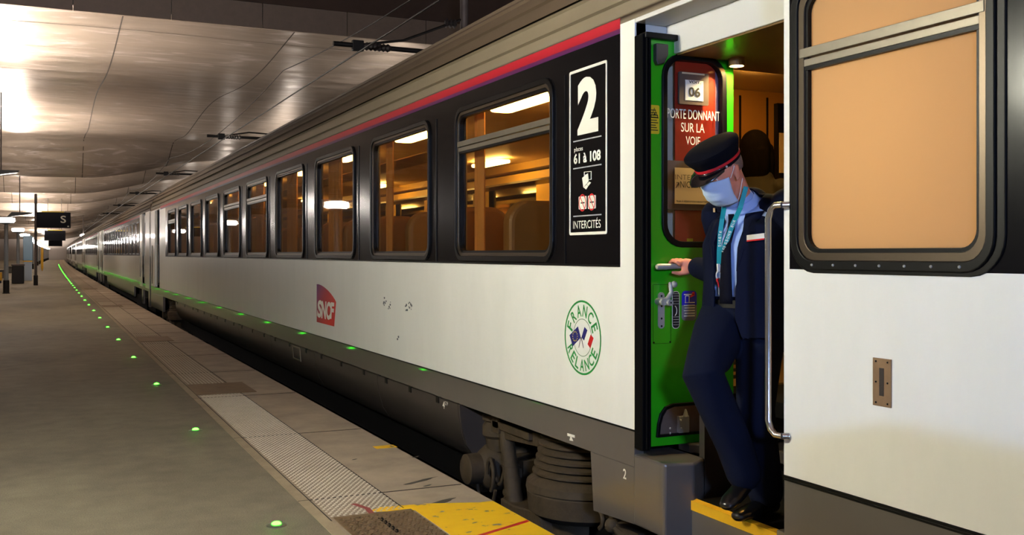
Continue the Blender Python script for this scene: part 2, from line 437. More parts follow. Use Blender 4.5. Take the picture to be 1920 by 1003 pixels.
def ceilmat():
    m = mat('brushed_ceiling_metal', (172,157,142), .46, .6, noise=.10, nscale=1.2, stretch=(.5,1,1), bump=.04, bscale=1.2)
    nt = m.node_tree; b = nt.nodes['Principled BSDF']
    b.inputs['Anisotropic'].default_value = .88
    cx = nt.nodes.new('ShaderNodeCombineXYZ'); cx.inputs[1].default_value = 1; nt.links.new(cx.outputs[0], b.inputs['Tangent'])
    # wiped marks left by cleaning: streaks of different gloss
    tc = nt.nodes.new('ShaderNodeTexCoord'); mp = nt.nodes.new('ShaderNodeMapping'); mp.inputs['Scale'].default_value = (.35, 2.4, 1)
    n = nt.nodes.new('ShaderNodeTexNoise'); n.inputs['Scale'].default_value = 1.1; n.inputs['Detail'].default_value = 7; n.inputs['Distortion'].default_value = 1.2
    nt.links.new(tc.outputs['Object'], mp.inputs[0]); nt.links.new(mp.outputs[0], n.inputs['Vector'])
    r = nt.nodes.new('ShaderNodeMapRange'); r.inputs[1].default_value = .35; r.inputs[2].default_value = .65; r.inputs[3].default_value = .3; r.inputs[4].default_value = .52
    nt.links.new(n.outputs['Fac'], r.inputs[0]); nt.links.new(r.outputs[0], b.inputs['Roughness'])
    # pale scuffs left by cleaning on the panels nearest the track
    n2 = nt.nodes.new('ShaderNodeTexNoise'); n2.inputs['Scale'].default_value = 1.6; n2.inputs['Detail'].default_value = 9; n2.inputs['Distortion'].default_value = 2.2
    mp2 = nt.nodes.new('ShaderNodeMapping'); mp2.inputs['Scale'].default_value = (.3, 1.5, 1); nt.links.new(tc.outputs['Object'], mp2.inputs[0]); nt.links.new(mp2.outputs[0], n2.inputs['Vector'])
    r2 = nt.nodes.new('ShaderNodeMapRange'); r2.inputs[1].default_value = .56; r2.inputs[2].default_value = .66; r2.inputs[3].default_value = 0; r2.inputs[4].default_value = .55
    nt.links.new(n2.outputs['Fac'], r2.inputs[0])
    mx = nt.nodes.new('ShaderNodeMixRGB'); mx.inputs[2].default_value = lin((226,212,206)); src = b.inputs['Base Color'].links[0].from_socket
    nt.links.new(r2.outputs[0], mx.inputs[0]); nt.links.new(src, mx.inputs[1]); nt.links.new(mx.outputs[0], b.inputs['Base Color'])
    return m
M['ceiling'] = ceilmat()
M['void'] = mat('dark_roof_concrete', (70,54,46), .9, noise=.2, nscale=1)
M['fascia'] = mat('fascia_panel', (128,112,98), .5, .2, noise=.08)
for i in range(0, 17): module(i, 'ceiling')
# fascia row in front of the first module and the dark slot before it
mb = MB().use('fascia')
for a in range(16):
    x0 = -14+.1+a*1.8; mb.box(x0, x0+1.785, CY0-.06, CY0+.02, CZ-.02, CZ+.50)
mb.use('void').box(-14, 14, CY0-.1, CY0+.3, CZ+.5, 7.4)
tag(mb.build('trim_1'), kind='structure')
mb = MB().use('void'); mb.box(-14, 14, YA, 21.4, 7.4, 7.6); tag(mb.build('roof_slab'), kind='structure')
mb = MB().use('void')
for Yb in (2, 7, 13.05, 16.5): mb.box(-14, 14, Yb, Yb+.5, 6.8, 7.4)
tag(mb.build('roof_beams'), kind='structure')
# end walls
M['wall'] = mat('brown_wall', (104,84,70), .8, noise=.1, nscale=1)
mb = MB().use('wall')
for k in range(44):
    y0 = YA+k*6; mb.add([(-12+bend(y0),y0,-.3),(-12+bend(y0+6),y0+6,-.3),(-12+bend(y0+6),y0+6,7.5),(-12+bend(y0),y0,7.5)], [(0,1,2,3)])
tag(mb.build('wall_left'), kind='structure')
mb = MB().use('void')
for k in range(44):
    y0 = YA+k*6; mb.add([(13+bend(y0),y0,-1.1),(13+bend(y0+6),y0+6,-1.1),(13+bend(y0+6),y0+6,7.5),(13+bend(y0),y0,7.5)], [(0,1,2,3)])
tag(mb.build('wall_right'), kind='structure')
mb = MB().use(mat('hazy_light_end_wall', (214,204,196), .8)); mb.box(-12, 18, 250, 250.3, -1, 7.5); tag(mb.build('wall_back'), kind='structure')  # colour kept pale to stand in for hazy light at the far end
mb = MB().use('void'); mb.box(-12, 13, -12.3, -12, -1, 7.5); tag(mb.build('wall_front'), kind='structure')

# ---------------- lamp posts ----------------
M['lantern'] = emat('lantern_white', (255,246,236), LANTERN)
M['uplight'] = emat('uplight_white', (255,240,226), UPLIGHT)
M['lanternm'] = emat('lantern_white_mid', (253,249,226), MID_LANTERN)
M['lanternn'] = emat('lantern_white_bright', (160,192,255), NEAR_LANTERN)
M['post'] = mat('pale_blue_grey_post', (150,160,172), .4, .3)
M['postbase'] = mat('black_post_base', (16,16,18), .5)
def lamp_post(x, y, m='lantern'):
    t = thing('lamp_post', (x, y, 0), 'l', 'lamp post')
    MB().use('postbase').lathe((x, y, 0), [(.12,0),(.12,.02),(.098,.03),(.098,.44),(.08,.46)], 20).build('base', t, smooth=40)
    MB().use('post').lathe((x, y, .45), [(.075,0),(.07,.9),(.06,1.9)], 20).build('pole', t, smooth=40)
    MB().use('post').lathe((x, y, 2.33), [(.06,0),(.16,.03),(.25,.05),(.25,.07)], 28).build('collar', t, smooth=40)
    MB().use(m).lathe((x, y, 2.40), [(.22,0),(.27,.04),(.27,.13),(.25,.15)], 28).build('lantern', t, smooth=50)
    MB().use('uplight').lathe((x, y, 2.552), [(.20,0),(.20,.004)], 28).build('uplight_lens', t)
    return t
names = {1:'pale blue-grey lamp post at the left edge, nearest of the lit row', 2:'lamp post with white lantern beside the blue kiosk, second in the row', 3:'third lamp post along the left of the platform'}
lp = None
for k in range(0, 16):
    Yk = 22.9+14.9*(k)
    if lp is None: t = lp = lamp_post(-1.2, Yk)
    else: t = copy_tree(lp); t.location = (-1.2+bend(Yk), Yk, 0)
    t['label'] = names.get(k, 'small distant lamp post in the row, lantern glowing white' if k > 3 else 'lamp post with white lantern beside the camera, reflected in train windows')
    t['group'] = 'platform lamp posts'
t = lamp_post(-1.2, 4.3, 'lanternm'); t['label'] = 'lamp post just outside the left frame edge, brighter cream lantern'; t['group'] = 'platform lamp posts'
for x_, nm_ in ((8.6, 'unseen lamp post added beyond the train to brighten the ceiling'),):  # unseen row, added to brighten the ceiling over the track
    for k in range(0, 10):
        Yk = 8.0+14.9*k; t = copy_tree(lp); t.location = (x_+bend(Yk), Yk, 0); [bpy.data.objects.remove(q) for q in list(t.children) if q.name.startswith('uplight')]; t['label'] = nm_; t['group'] = 'added fill lamp posts beyond the train'
t = lamp_post(-1.2, -4.2, 'lanternn'); t['label'] = 'lamp post with bright lantern behind the camera'; t['group'] = 'platform lamp posts'

# ---------------- signs, posts, kiosk, bins ----------------
M['sign'] = mat('sign_dark_navy', (7,9,22), .6, spec=.2)
M['postdark'] = mat('dark_grey_post', (88,80,78), .5, .3)
def sign(x, y, label, z0=2.45, z1=3.12, w_=1.32, ptop=3.9, letter=True, pole=True):
    t = thing('platform_sign', (x, y, 0), label, 'sign')
    if pole:
        MB().use('postdark').lathe((x, y, .4), [(.055,0),(.055,ptop-.4)], 14).build('pole', t, smooth=40)
        MB().use('postbase').lathe((x, y, 0), [(.09,0),(.09,.42),(.07,.44)], 14).build('pole_base', t, smooth=40)
    else:
        mb = MB().use('postdark')
        for q in (.25, w_-.2): mb.box(x+q-.015, x+q+.015, y-.015, y+.015, z1, ceilz(x+q, y)+.03)
        mb.build('hanger', t)
    MB().use('sign').box(x+.04, x+.04+w_, y-.07, y+.07, z0, z1).build('panel', t, bevel=.01)
    MB().use('yelp').box(x+.25, x+1.1, y-.06, y+.06, z1, z1+.04).build('top_lamp', t)
    if letter:
        m = MB().use('ltext'); f = fy(y-.072)
        m.text('S', f, x+.04+w_*.70, x+.04+w_*.86, z0+.22, z1-.14, .01)
        m.box(x+.04+w_*.9, x+.04+w_*.95, y-.073, y-.069, z0+.05, z0+.1)
        m.build('lettering', t)
    return t
x, y = onz(67, 535); sign(x, y, 'hanging dark navy platform sign with a pale letter S on a tall post')
sign(onz(67,535)[0]+.28, 71.0, 'dark sign panel hanging beyond the letter S sign', 2.2, 2.85, 1.25, letter=False, pole=False)
sign(onz(67,535)[0]+.6, 96.0, 'small dark sign panel hanging farthest along the platform', 2.0, 2.9, 1.1, letter=False, pole=False)
sign(-3.4, 60.0, 'dark sign panel hanging at the left between two lamp posts', 2.35, 2.85, 1.0, letter=False, pole=False)
# yellow post
x, y = onz(79, 508)
t = thing('yellow_post', (x, y, 0), 'yellow square post standing on the platform behind the sign pole', 'post')
MB().use('yellow').box(x-.09, x+.09, y-.09, y+.09, .25, 1.85).build('column', t, bevel=.01)
MB().use('yellow').prism([(-.09,.25),(.09,.25),(.02,0),(-.02,0)], lambda u, v, w_: (x+u, y+w_, v), -.05, .05).build('foot', t)
# blue kiosk (ticket validator cabinet) by second lamp
x, y = onz(41, 529); x += .1; y += 3
t = thing('kiosk', (x, y, 0), 'narrow pale blue information kiosk with an orange band beside the lamp posts', 'kiosk')
MB().use(mat('kiosk_blue', (112,140,164), .4)).box(x-.1, x+.33, y-.2, y+.2, 1.0, 2.25).build('screen_panel', t, bevel=.02)
MB().use('post').box(x-.07, x+.3, y-.16, y+.16, 0, .95).build('body', t, bevel=.01)
MB().use('yellow').box(x-.1, x+.33, y-.2, y+.2, .95, 1.0).build('orange_band', t)
x, y = onz(31, 529); x += .15; y -= 2.5
t = thing('litter_bin', (x, y, 0), 'dark litter bin standing left of the blue kiosk', 'litter bin')
MB().use('postbase').box(x-.28, x+.22, y-.2, y+.2, 0, .8).build('bin_body', t, bevel=.03)
MB().use('postdark').box(x-.3, x+.24, y-.22, y+.22, .8, .88).build('bin_lid', t, bevel=.01)
M['benchm'] = mat('bench_grey', (80,78,74), .5)
def bench(x, y, label):
    t = thing('bench', (x, y, 0), label, 'bench')
    MB().use('benchm').box(x-.22, x+.22, y-.8, y+.8, .42, .47).build('seat', t, bevel=.01)
    MB().use('benchm').box(x-.25, x-.2, y-.8, y+.8, .5, .85).build('backrest', t, bevel=.01)
    for s in (-.6, .6): MB().use('benchm').box(x-.2, x+.2, y+s-.03, y+s+.03, 0, .42).build('leg', t)
    return t
bench(-2.2, 62, 'low grey bench beyond the litter bin at the left')
bench(-2.3, 78, 'far grey bench beyond the blue kiosk')
x, y = onz(2, 533)
t = thing('yellow_box', (-1.95, y+2, 0), 'small yellow box at the extreme left edge of the platform', 'box')
MB().use('yellow').box(-2.1, -1.78, y+1.8, y+2.2, .12, .5).build('box_body', t, bevel=.02)
MB().use('postbase').box(-2.08, -1.8, y+1.82, y+2.18, 0, .12).build('box_foot', t)
def speaker(px, py, d, label):
    p = wp(px, py, d); t = thing('loudspeaker', p, label, 'loudspeaker')
    mb = MB().use('postbase'); mb.prism([(-.5,-.06),(.45,.10),(.5,.16),(-.3,.16)], lambda u, v, w_: (p.x+u, p.y+w_, p.z+v), -.15, .15); mb.build('horn_body', t, bevel=.01)
    MB().use('postdark').tube([(p.x, p.y, p.z+.14), (p.x, p.y, ceilz(p.x, p.y)+.02)], .02).build('hanger', t)
speaker(2, 329, 30, 'dark wedge-shaped fitting hanging under the ceiling at the left edge')
speaker(37, 405, 42, 'dark wedge-shaped fitting hanging above the second lantern')
# bright ceiling floodlight far above the train
p = wp(156, 441, 95); t = thing('ceiling_lamp', p, 'small bright lamp hanging under the far ceiling above the train roofs', 'lamp')
MB().use('lantern').ball(p, .2, 1.4, 1, .6).build('lamp_glass', t, smooth=60)
MB().use('postdark').tube([(p.x, p.y, p.z+.1), (p.x, p.y, CZ+.1)], .03).build('hanger', t)

# ---------------- overhead line ----------------
M['wire'] = mat('dark_wire', (24,22,22), .5, .5)
M['insul'] = mat('brown_insulator', (40,36,36), .4)
WX = 3.886
def wire_pt(px, py, x=WX): Y, z = onx(px, py, x); return (x, Y, z)
pts = [(WX, Y, 4.10) for Y in (-10, 6)]+[(WX+bend(Y), Y, 4.10) for Y in range(10, 240, 8)]
o = MB().use('wire').tube([p for p in pts], .012, 6).build('contact_wire'); tag(o, 'dark overhead contact wire running along above the train', 'wire')
pts = []
for k in range(1, 14):
    for s in range(10):
        Y = -8+k*18+s*1.8-10; pts.append((WX+bend(Y)+.0, Y, 4.30+.34*(s/10.0-.5)**2*4))
o = MB().use('wire').tube(pts, .008, 6).build('catenary_wire'); tag(o, 'thinner sagging support wire above the contact wire', 'wire')
def support(Y, label, hang=False):
    b = bend(Y); x0 = 3.55+b
    t = thing('overhead_line_support', (5.47+b, Y, 6.8 if hang else -.75), label, 'overhead line support')
    MB().use('wire').tube([(x0, Y, 4.2), (x0+1.95, Y, 4.2)], .035, 10).build('registration_tube', t, smooth=40)
    if hang:
        MB().use('postdark').tube([(x0+1.92, Y, 4.1), (x0+1.92, Y, 6.8)], .06, 10).build('drop_post', t, smooth=40)
    else:
        MB().use('postdark').tube([(x0+1.92, Y, -.75), (x0+1.92, Y, 4.35)], .05, 10).build('mast', t, smooth=40)
    mb = MB().use('insul')
    mb.lathe((x0+.62, Y, 4.2), [(.03,-.2)]+[(r, -.18+.03*i) for i in range(12) for r in ((.06,) if i % 2 else (.04,))]+[(.03,.2)], 14, 'x'); mb.build('insulator', t, smooth=30)
    mb = MB().use('wire').tube([(x0+.4, Y, 4.22), (x0+1.0, Y, 4.33), (x0+1.9, Y, 4.72 if hang else 4.3)], .018, 8); mb.build('stay_rod', t)
    if hang: MB().use('insul').lathe((x0+1.7, Y, 4.64), [(.03,-.08),(.07,-.05),(.03,-.02),(.07,.01),(.03,.04),(.07,.07),(.03,.1)], 14, 'x').build('stay_insulator', t)
    MB().use('wire').box(x0+.26, x0+.42, Y-.04, Y+.04, 4.125, 4.27).build('clamp', t, bevel=.01)
    return t
for k, (Ys, l) in enumerate(((13.3, 'nearest dark overhead line bracket, above the middle of the train'), (25, 'overhead line bracket above the roof behind the nearest one'), (37.4, 'third overhead line bracket, thin bar over the far end of the first carriage'), (50, 'fourth overhead line bracket over the second carriage'), (63, 'fifth overhead line bracket, tiny above the train'), (76, 'farthest overhead line bracket that can be seen'))):
    support(Ys, l, k == 0)

# unseen box added outside the right frame edge to cast a shadow on the carriage
t = thing('shadow_caster_box', (1.62, .64, 0), 'unseen grey box added on the platform edge to cast a shadow on the carriage', 'shadow caster')
MB().use('postdark').box(1.5, 1.74, .2, 1.08, .05, 1.12).build('caster_body', t, bevel=.01)
MB().use('postbase').box(1.52, 1.72, .22, 1.06, 0, .05).build('plinth', t)
MB().use('postdark').box(1.485, 1.75, .19, 1.09, 1.12, 1.14).build('lid', t, bevel=.004)
o = MB().use('post').box(1.492, 1.5, .24, 1.04, .1, 1.08).build('door', t, bevel=.003)
MB().use('castm').box(1.475, 1.492, .3, .33, .55, .7).build('handle', o, bevel=.003)
# ---------------- the near passenger car ----------------
Y0, Y1 = .8, 27.2
CXL = 3.886
ZW, ZB, ZT, ZS, ZR = .524, 1.284, 2.387, .35, 2.46
car = thing('passenger_car', (CXL, 14.0, -.58), 'white and black second class railway carriage with open green door, nearest to the camera', 'railway carriage', 'carriages of the train')
D1, D0 = 3.945, 2.914            # doorway near end
E0, E1 = 25.1, 26.2              # doorway far end
BL = 4.073                       # black band starts
win = [(4.746+1.9*i, 6.163+1.9*i) for i in range(10)]
trans = {0, 4, 5, 9}
SX = .06
# lower white panels
mb = MB().use('white')
for a, b in ((Y0, D0-.03), (BL, 23.8)): mb.box(TX, TX+SX, a, b, ZW, ZB)
for a, b in ((D0-.03, D0), (D1, BL), (23.8, E0), (E1, Y1)): mb.box(TX, TX+SX, a, b, ZW, 2.43)
mb.build('side_panel', car)
# black window band with openings
mb = MB().use('band')
xs = [BL]+[v for w_ in win for v in (w_[0]+.03, w_[1]-.03)]+[23.8]
for i in range(0, len(xs), 2): mb.box(TX, TX+SX, xs[i], xs[i+1], ZB, ZT)
for a, b in win: mb.box(TX, TX+SX, a+.03, b-.03, ZB, 1.32); mb.box(TX, TX+SX, a+.03, b-.03, 2.275, ZT)
tw = (2.0, 2.862)
mb.box(TX, TX+SX, Y0, tw[0]+.04, ZB, 2.43); mb.box(TX, TX+SX, tw[1]-.04, D0-.03, ZB, 2.43)
mb.box(TX, TX+SX, tw[0]+.04, tw[1]-.04, ZB, 1.31); mb.box(TX, TX+SX, tw[0]+.04, tw[1]-.04, 2.3, 2.43)
mb.build('window_band', car)
# raised seams between window panels of the band
mb = MB().use('rubber')
for i in range(10):
    a = win[i][0]-.12; mb.box(TX-.004, TX+.01, a-.006, a+.006, ZB, 2.28)
mb.box(TX-.006, TX+.01, BL, 23.8, ZB-.006, ZB+.004)
mb.build('band_seams', car)
# red to purple stripe
def stripemat():
    m = mat('red_purple_stripe', (210,30,50), .5); nt = m.node_tree; b = nt.nodes['Principled BSDF']
    g = nt.nodes.new('ShaderNodeNewGeometry'); s = nt.nodes.new('ShaderNodeSeparateXYZ'); r = nt.nodes.new('ShaderNodeMapRange')
    r.inputs[1].default_value = 2.387; r.inputs[2].default_value = 2.46
    cr = nt.nodes.new('ShaderNodeValToRGB'); e = cr.color_ramp.elements
    e[0].color = lin((74,20,82)); e[0].position = 0; e[1].color = lin((176,34,46)); e[1].position = 1
    for p, c in ((.28, (92,18,74)), (.36, (164,14,36)), (.72, (178,20,38))): x = e.new(p); x.color = lin(c)
    nt.links.new(g.outputs['Position'], s.inputs[0]); nt.links.new(s.outputs['Z'], r.inputs[0]); nt.links.new(r.outputs[0], cr.inputs[0]); nt.links.new(cr.outputs[0], b.inputs['Base Color'])
    return m
M['stripe'] = stripemat()
MB().use('stripe').box(TX-.002, TX+SX, BL, 24.9, ZT, ZR).build('waist_stripe', car)
# roof
RC = (CXL, ZR); RA, RB = CXL-TX, .82
def roofpt(t, o=0.0): return (RC[0]-(RA+o)*math.cos(t), RC[1]+(RB+o)*math.sin(t))
prof = []
ridges = (5.5, 12.5, 21.7, 32, 44)
ts = sorted([i*3.0 for i in range(61)])
T_ = []
for t in range(0, 1801, 10):
    d = t/10
    T_.append(d)
for rg in ridges: T_ += [rg-.9, rg-.5, rg+.5, rg+.9, 180-rg-.9, 180-rg-.5, 180-rg+.5, 180-rg+.9]
T_ = sorted(set(T_))
for d in T_:
    o = .02 if any(abs(d-rg) <= .55 or abs(180-d-rg) <= .55 for rg in ridges) else 0
    prof.append(roofpt(R(d), o))
def extrude_profile(pr, ya, yb, n=1):
    vv = [(x, ya, z) for x, z in pr]+[(x, yb, z) for x, z in pr]; k = len(pr)
    return vv, [(i, i+1, k+i+1, k+i) for i in range(k-1)]
mb = MB().use('roof')
lo = [p for p, d in zip(prof, T_) if d <= 12.5 or d >= 167.5]
mid = [i for i, d in enumerate(T_) if 12.5 <= d <= 167.5]
v_, f_ = extrude_profile([prof[i] for i in mid], Y0, Y1); mb.add(v_, f_)
mb.use('rooflow')
v_, f_ = extrude_profile([prof[i] for i, d in enumerate(T_) if d <= 12.5], Y0, Y1); mb.add(v_, f_)
v_, f_ = extrude_profile([prof[i] for i, d in enumerate(T_) if d >= 167.5], Y0, Y1); mb.add(v_, f_)
for Yq in (Y0, Y1): mb.add([(x, Yq, z) for x, z in prof], [tuple(range(len(prof)))])
mb.box(TX, TX+.02, Y0, Y1, 2.43, ZR)
mb.build('roof', car, smooth=25)
# far side and ends
mb = MB().use('white')
FX = 2*CXL-TX
mb.box(FX-.05, FX, Y0, Y1, ZW, ZB); mb.box(FX-.05, FX, Y0, Y1, 2.3, ZR)
mb.box(TX+.05, FX-.05, Y1-.05, Y1, ZW, ZR); mb.box(TX+.05, FX-.05, Y0, Y0+.05, ZW, ZR)
mb.use('band')
xs = [Y0]+[v for w_ in win for v in w_]+[Y1]
for i in range(0, len(xs), 2): mb.box(FX-.05, FX, xs[i], xs[i+1], ZB, 2.3)
mb.build('far_side', car)
mb = MB().use('dglass'); mb.box(FX-.03, FX-.02, Y0, Y1, ZB, 2.3); mb.build('far_glazing', car)
# windows
def window(a, b, z0, z1, has_t, frosted=False, nm='window'):
    f = fx(TX)
    r = .11
    o = MB().use('rubber').ring(rrect(a, b, z0, z1, r), rrect(a+.032, b-.032, z0+.032, z1-.032, r-.03), f, -.014, .03).build(nm, car, bevel=.004)
    i0 = .032; i1 = .052 if not frosted else .06
    MB().use('rim').ring(rrect(a+i0, b-i0, z0+i0, z1-i0, r-.03), rrect(a+i1, b-i1, z0+i1, z1-i1, r-.045), f, -.006, .035).build('rim', o, bevel=.002)
    MB().use('rubber').ring(rrect(a+i1, b-i1, z0+i1, z1-i1, r-.045), rrect(a+i1+.014, b-i1-.014, z0+i1+.014, z1-i1-.014, r-.055), f, .002, .035).build('gasket', o)
    if has_t:
        mb = MB().use('alu'); mb.box(TX-.004, TX+.03, a+.05, b-.05, 2.012, 2.038); mb.box(TX-.008, TX+.03, a+.04, b-.04, 2.044, 2.078)
        mb.build('transom', o, bevel=.002)
        MB().use('rubber').box(TX-.001, TX+.03, a+.05, b-.05, 1.998, 2.012).build('transom_seal', o)
    MB().use('frost' if frosted else 'glass').prism(rrect(a+.05, b-.05, z0+.05, z1-.05, .055), f, .018, .023).build('pane', o)
    return o
def frostmat():
    m = bpy.data.materials.new('frosted_glass'); m.use_nodes = True; nt = m.node_tree; nt.nodes.clear()
    o = nt.nodes.new('ShaderNodeOutputMaterial'); mx = nt.nodes.new('ShaderNodeMixShader'); mx.inputs[0].default_value = .3
    t = nt.nodes.new('ShaderNodeBsdfTranslucent'); t.inputs[0].default_value = lin((255,230,190))
    d = nt.nodes.new('ShaderNodeBsdfPrincipled'); d.inputs['Base Color'].default_value = lin((205,168,130)); d.inputs['Roughness'].default_value = .6
    nt.links.new(t.outputs[0], mx.inputs[1]); nt.links.new(d.outputs[0], mx.inputs[2]); nt.links.new(mx.outputs[0], o.inputs[0]); return m
M['frost'] = frostmat()
for i, (a, b) in enumerate(win): window(a, b, 1.295, 2.30, i in trans)
tag(window(tw[0], tw[1], 1.284, 2.33, True, True), 'frosted window lit warm from inside')
mb = MB().use('rubber').ring(rrect(tw[0]-.03, tw[1]+.012, 1.272, 2.34, .12), rrect(tw[0]+.002, tw[1]-.002, 1.286, 2.328, .11), fx(TX), -.006, .02)
mb.build('window_surround', car, bevel=.003)
mb = MB().use('castm')
for k in range(7): mb.ball((TX-.015, tw[0]+.12+k*.105, 1.301), .005, seg=8, rings=6)
mb.build('frame_screws', car)
# interior shell
mb = MB().use('tan')
mb.box(TX+.06, TX+.08, BL, 24.5, .67, 1.33)                       # dado on near side
mb.box(FX-.09, FX-.07, BL, 24.5, .67, 1.33); mb.box(FX-.09, FX-.07, BL, 24.5, 2.2, 2.44)
for i in range(len(xs)//2): mb.box(FX-.09, FX-.07, max(BL, xs[2*i]), min(24.5, xs[2*i+1]), 1.33, 2.2)
for i in range(9): mb.box(TX+.06, TX+.08, win[i][1]+.0, win[i+1][0]-.0, 1.33, 2.3)
mb.box(TX+.06, TX+.08, 4.3, 24.5, 2.3, 2.44)
mb.build('interior_lining', car)
mb = MB().use('inwhite'); mb.box(TX+.06, FX-.07, D0-.2, 24.5, 2.44, 2.47); mb.build('interior_ceiling', car)
mb = MB().use('brown'); mb.box(TX+.06, FX-.07, 4.1, 24.5, .60, .67); mb.build('interior_floor', car)
mb = MB().use('tan'); mb.box(TX+.06, FX-.07, 24.45, 24.5, .67, 2.44); mb.build('bulkhead', car); mb = MB().use('tan')
mb.box(TX+.06, 3.08, 4.05, 4.09, .67, 2.44); mb.build('bulkhead', car)
mb = MB().use('tan'); mb.box(3.04, 3.08, 4.09, 5.44, .67, 2.44)
mb.build('bulkhead', car)
# saloon lamps
M['saloon'] = emat('saloon_lamp', (255,206,110), SALOON)
for k in range(8):
    a = 5.87+2.19*k
    MB().use('saloon').prism(rrect(2.93, 3.11, a, a+.8, .06), lambda u, v, w_: (u, v, w_), 2.375, 2.41).build('ceiling_light', car, bevel=.01)
for k in range(4):
    a = 5.87+4.38*k
    MB().use('saloon').prism(rrect(4.62, 4.80, a, a+.8, .06), lambda u, v, w_: (u, v, w_), 2.375, 2.41).build('ceiling_light', car, bevel=.01)
mb = MB().use('brown')
mb.tube([(2.86, 4.4, 1.885), (2.86, 24, 1.885)], .012, 8); mb.build('curtain_rail', car)
mb = MB().use('brown')
for xx in (3.02, 4.6):
    mb.box(xx-.22 if xx < 4 else xx, xx+.1 if xx < 4 else xx+.3, 4.6 if xx < 4 else 5.6, 24, 2.10 if xx > 4 else 2.16, 2.12 if xx > 4 else 2.17)
mb.build('luggage_rack', car)
# curtains : pleated strips at each window edge
for i, (a, b) in enumerate(win):
    if i > 8: continue
    for (c0, c1) in ((b-.17, b-.04), (a+.0, a+.07)) if i < 2 else ((b-.5, b-.04), (a+.02, a+.45)):
        n = max(6, int((c1-c0)/.012)); mb = MB().use('curtain'); vv = []
        for k in range(n+1):
            Yc = c0+(c1-c0)*k/n; xc = TX+.13+.014*math.sin(k*1.7); vv += [(xc, Yc, 1.36), (xc, Yc, 2.28)]
        mb.add(vv, [(2*k, 2*k+1, 2*k+3, 2*k+2) for k in range(n)]); mb.build('curtain', car, smooth=80)
# seats
def seat_mb(part, x, y, s):
    mb = MB().use('seat' if part != 'arm' else 'brown'); f = lambda u, v, w_: (x+u, y+s*w_, v)
    if part == 'back':
        mb.prism(rrect(-.23, .23, .98, 1.68, .15, 8), f, 0, .12)
    elif part == 'cushion': mb.box(x-.23, x+.23, min(y, y-s*.5), max(y, y-s*.5), .98, 1.14)
    else:
        for q in (-.25, .25): mb.box(x+q-.025, x+q+.025, min(y+.05*s, y-s*.42), max(y+.05*s, y-s*.42), 1.27, 1.32)
    return mb
for r_ in range(9):
    y = 5.65+.95*r_; s = 1 if r_ % 2 else -1
    for x in (2.86, 3.36):
        b_ = seat_mb('back', x, y, 1).build('seat', car, bevel=.035, bseg=3)
        seat_mb('cushion', x, y, 1).build('cushion', b_, bevel=.03); seat_mb('arm', x, y, 1).build('armrest', b_, bevel=.01)
for r_ in range(6):
    y = 6.2+.95*r_
    for x in (4.42, 4.92):
        b_ = seat_mb('back', x, y, 1).build('seat', car, bevel=.035, bseg=3)
        seat_mb('cushion', x, y, 1).build('cushion', b_, bevel=.03)
# ---- skirts ----
mb = MB().use('skirt')
for a, b in ((D1, Y1), (Y0, D0)): mb.box(TX, TX+.05, a, b, ZS, ZW-.004)
mb.prism([(3.945,.085),(4.33,.06),(4.36,ZS),(3.945,ZS)], fx(TX), 0, .04)
mb.box(TX, TX+.05, Y0, D0, -.1, ZS)
mb.box(TX, TX+.05, 24.3, Y1, .0, ZS)
mb.build('skirt', car, bevel=.003)
mb = MB().use('rubber'); mb.box(TX-.003, TX+.02, Y0, D0, .505, .512); mb.box(TX-.003, TX+.02, Y0, D0, ZW-.01, ZW-.002); mb.box(TX-.003, TX+.02, D1, Y1, ZW-.008, ZW); mb.build('skirt_joint', car)
sk = [(TX, ZS-.006), (TX+.004, .28), (TX+.02, .18), (TX+.05, .08), (TX+.1, -.0), (TX+.2, -.07), (TX+.5, -.1)]
edges = [6.13, 7.9, 10.0, 12.2, 14.4, 16.6, 18.8, 21.9]
for a, b in zip(edges, edges[1:]):
    mb = MB().use('skirtlow'); k = len(sk)
    vv = [(x, y, z) for y in (a+.004, b-.004) for x, z in sk]+[(x+.03, y, z+.02) for y in (a+.004, b-.004) for x, z in sk]
    mb.add(vv, [(i, i+1, k+i+1, k+i) for i in range(k-1)]+[(i+2*k, i+1+2*k, 3*k+i+1, 3*k+i) for i in range(k-1)]+[(i, i+1, 2*k+i+1, 2*k+i) for i in range(k-1)]+[(k+i, k+i+1, 3*k+i+1, 3*k+i) for i in range(k-1)])
    p_ = mb.build('lower_skirt', car, smooth=40)
    mb = MB().use('rubber')
    for q in range(3):
        y = a+.35+q*(b-a-.5)/2.2; mb.box(TX-.004, TX+.01, y, y+.05, ZS-.045, ZS-.003)
    mb.build('hinge_slot', p_)
MB().use('skirtlow').prism([(-x, z) for x, z in sk]+[(-(TX+.5), ZS)], lambda u, v, w_: (-u, w_, v), 6.10, 6.128).build('skirt_end', car)
# underframe
mb = MB().use('dark'); mb.box(TX+.12, FX-.12, Y0+.1, 2.7, -.1, .6); mb.box(TX+.12, FX-.12, 4.1, Y1-.1, .34, .6); mb.box(TX+.25, FX-.25, 6.3, 21.7, -.3, .34)
mb.box(TX+.6, FX-.6, 2.0, 26.5, -.3, .34)
mb.build('underframe', car)
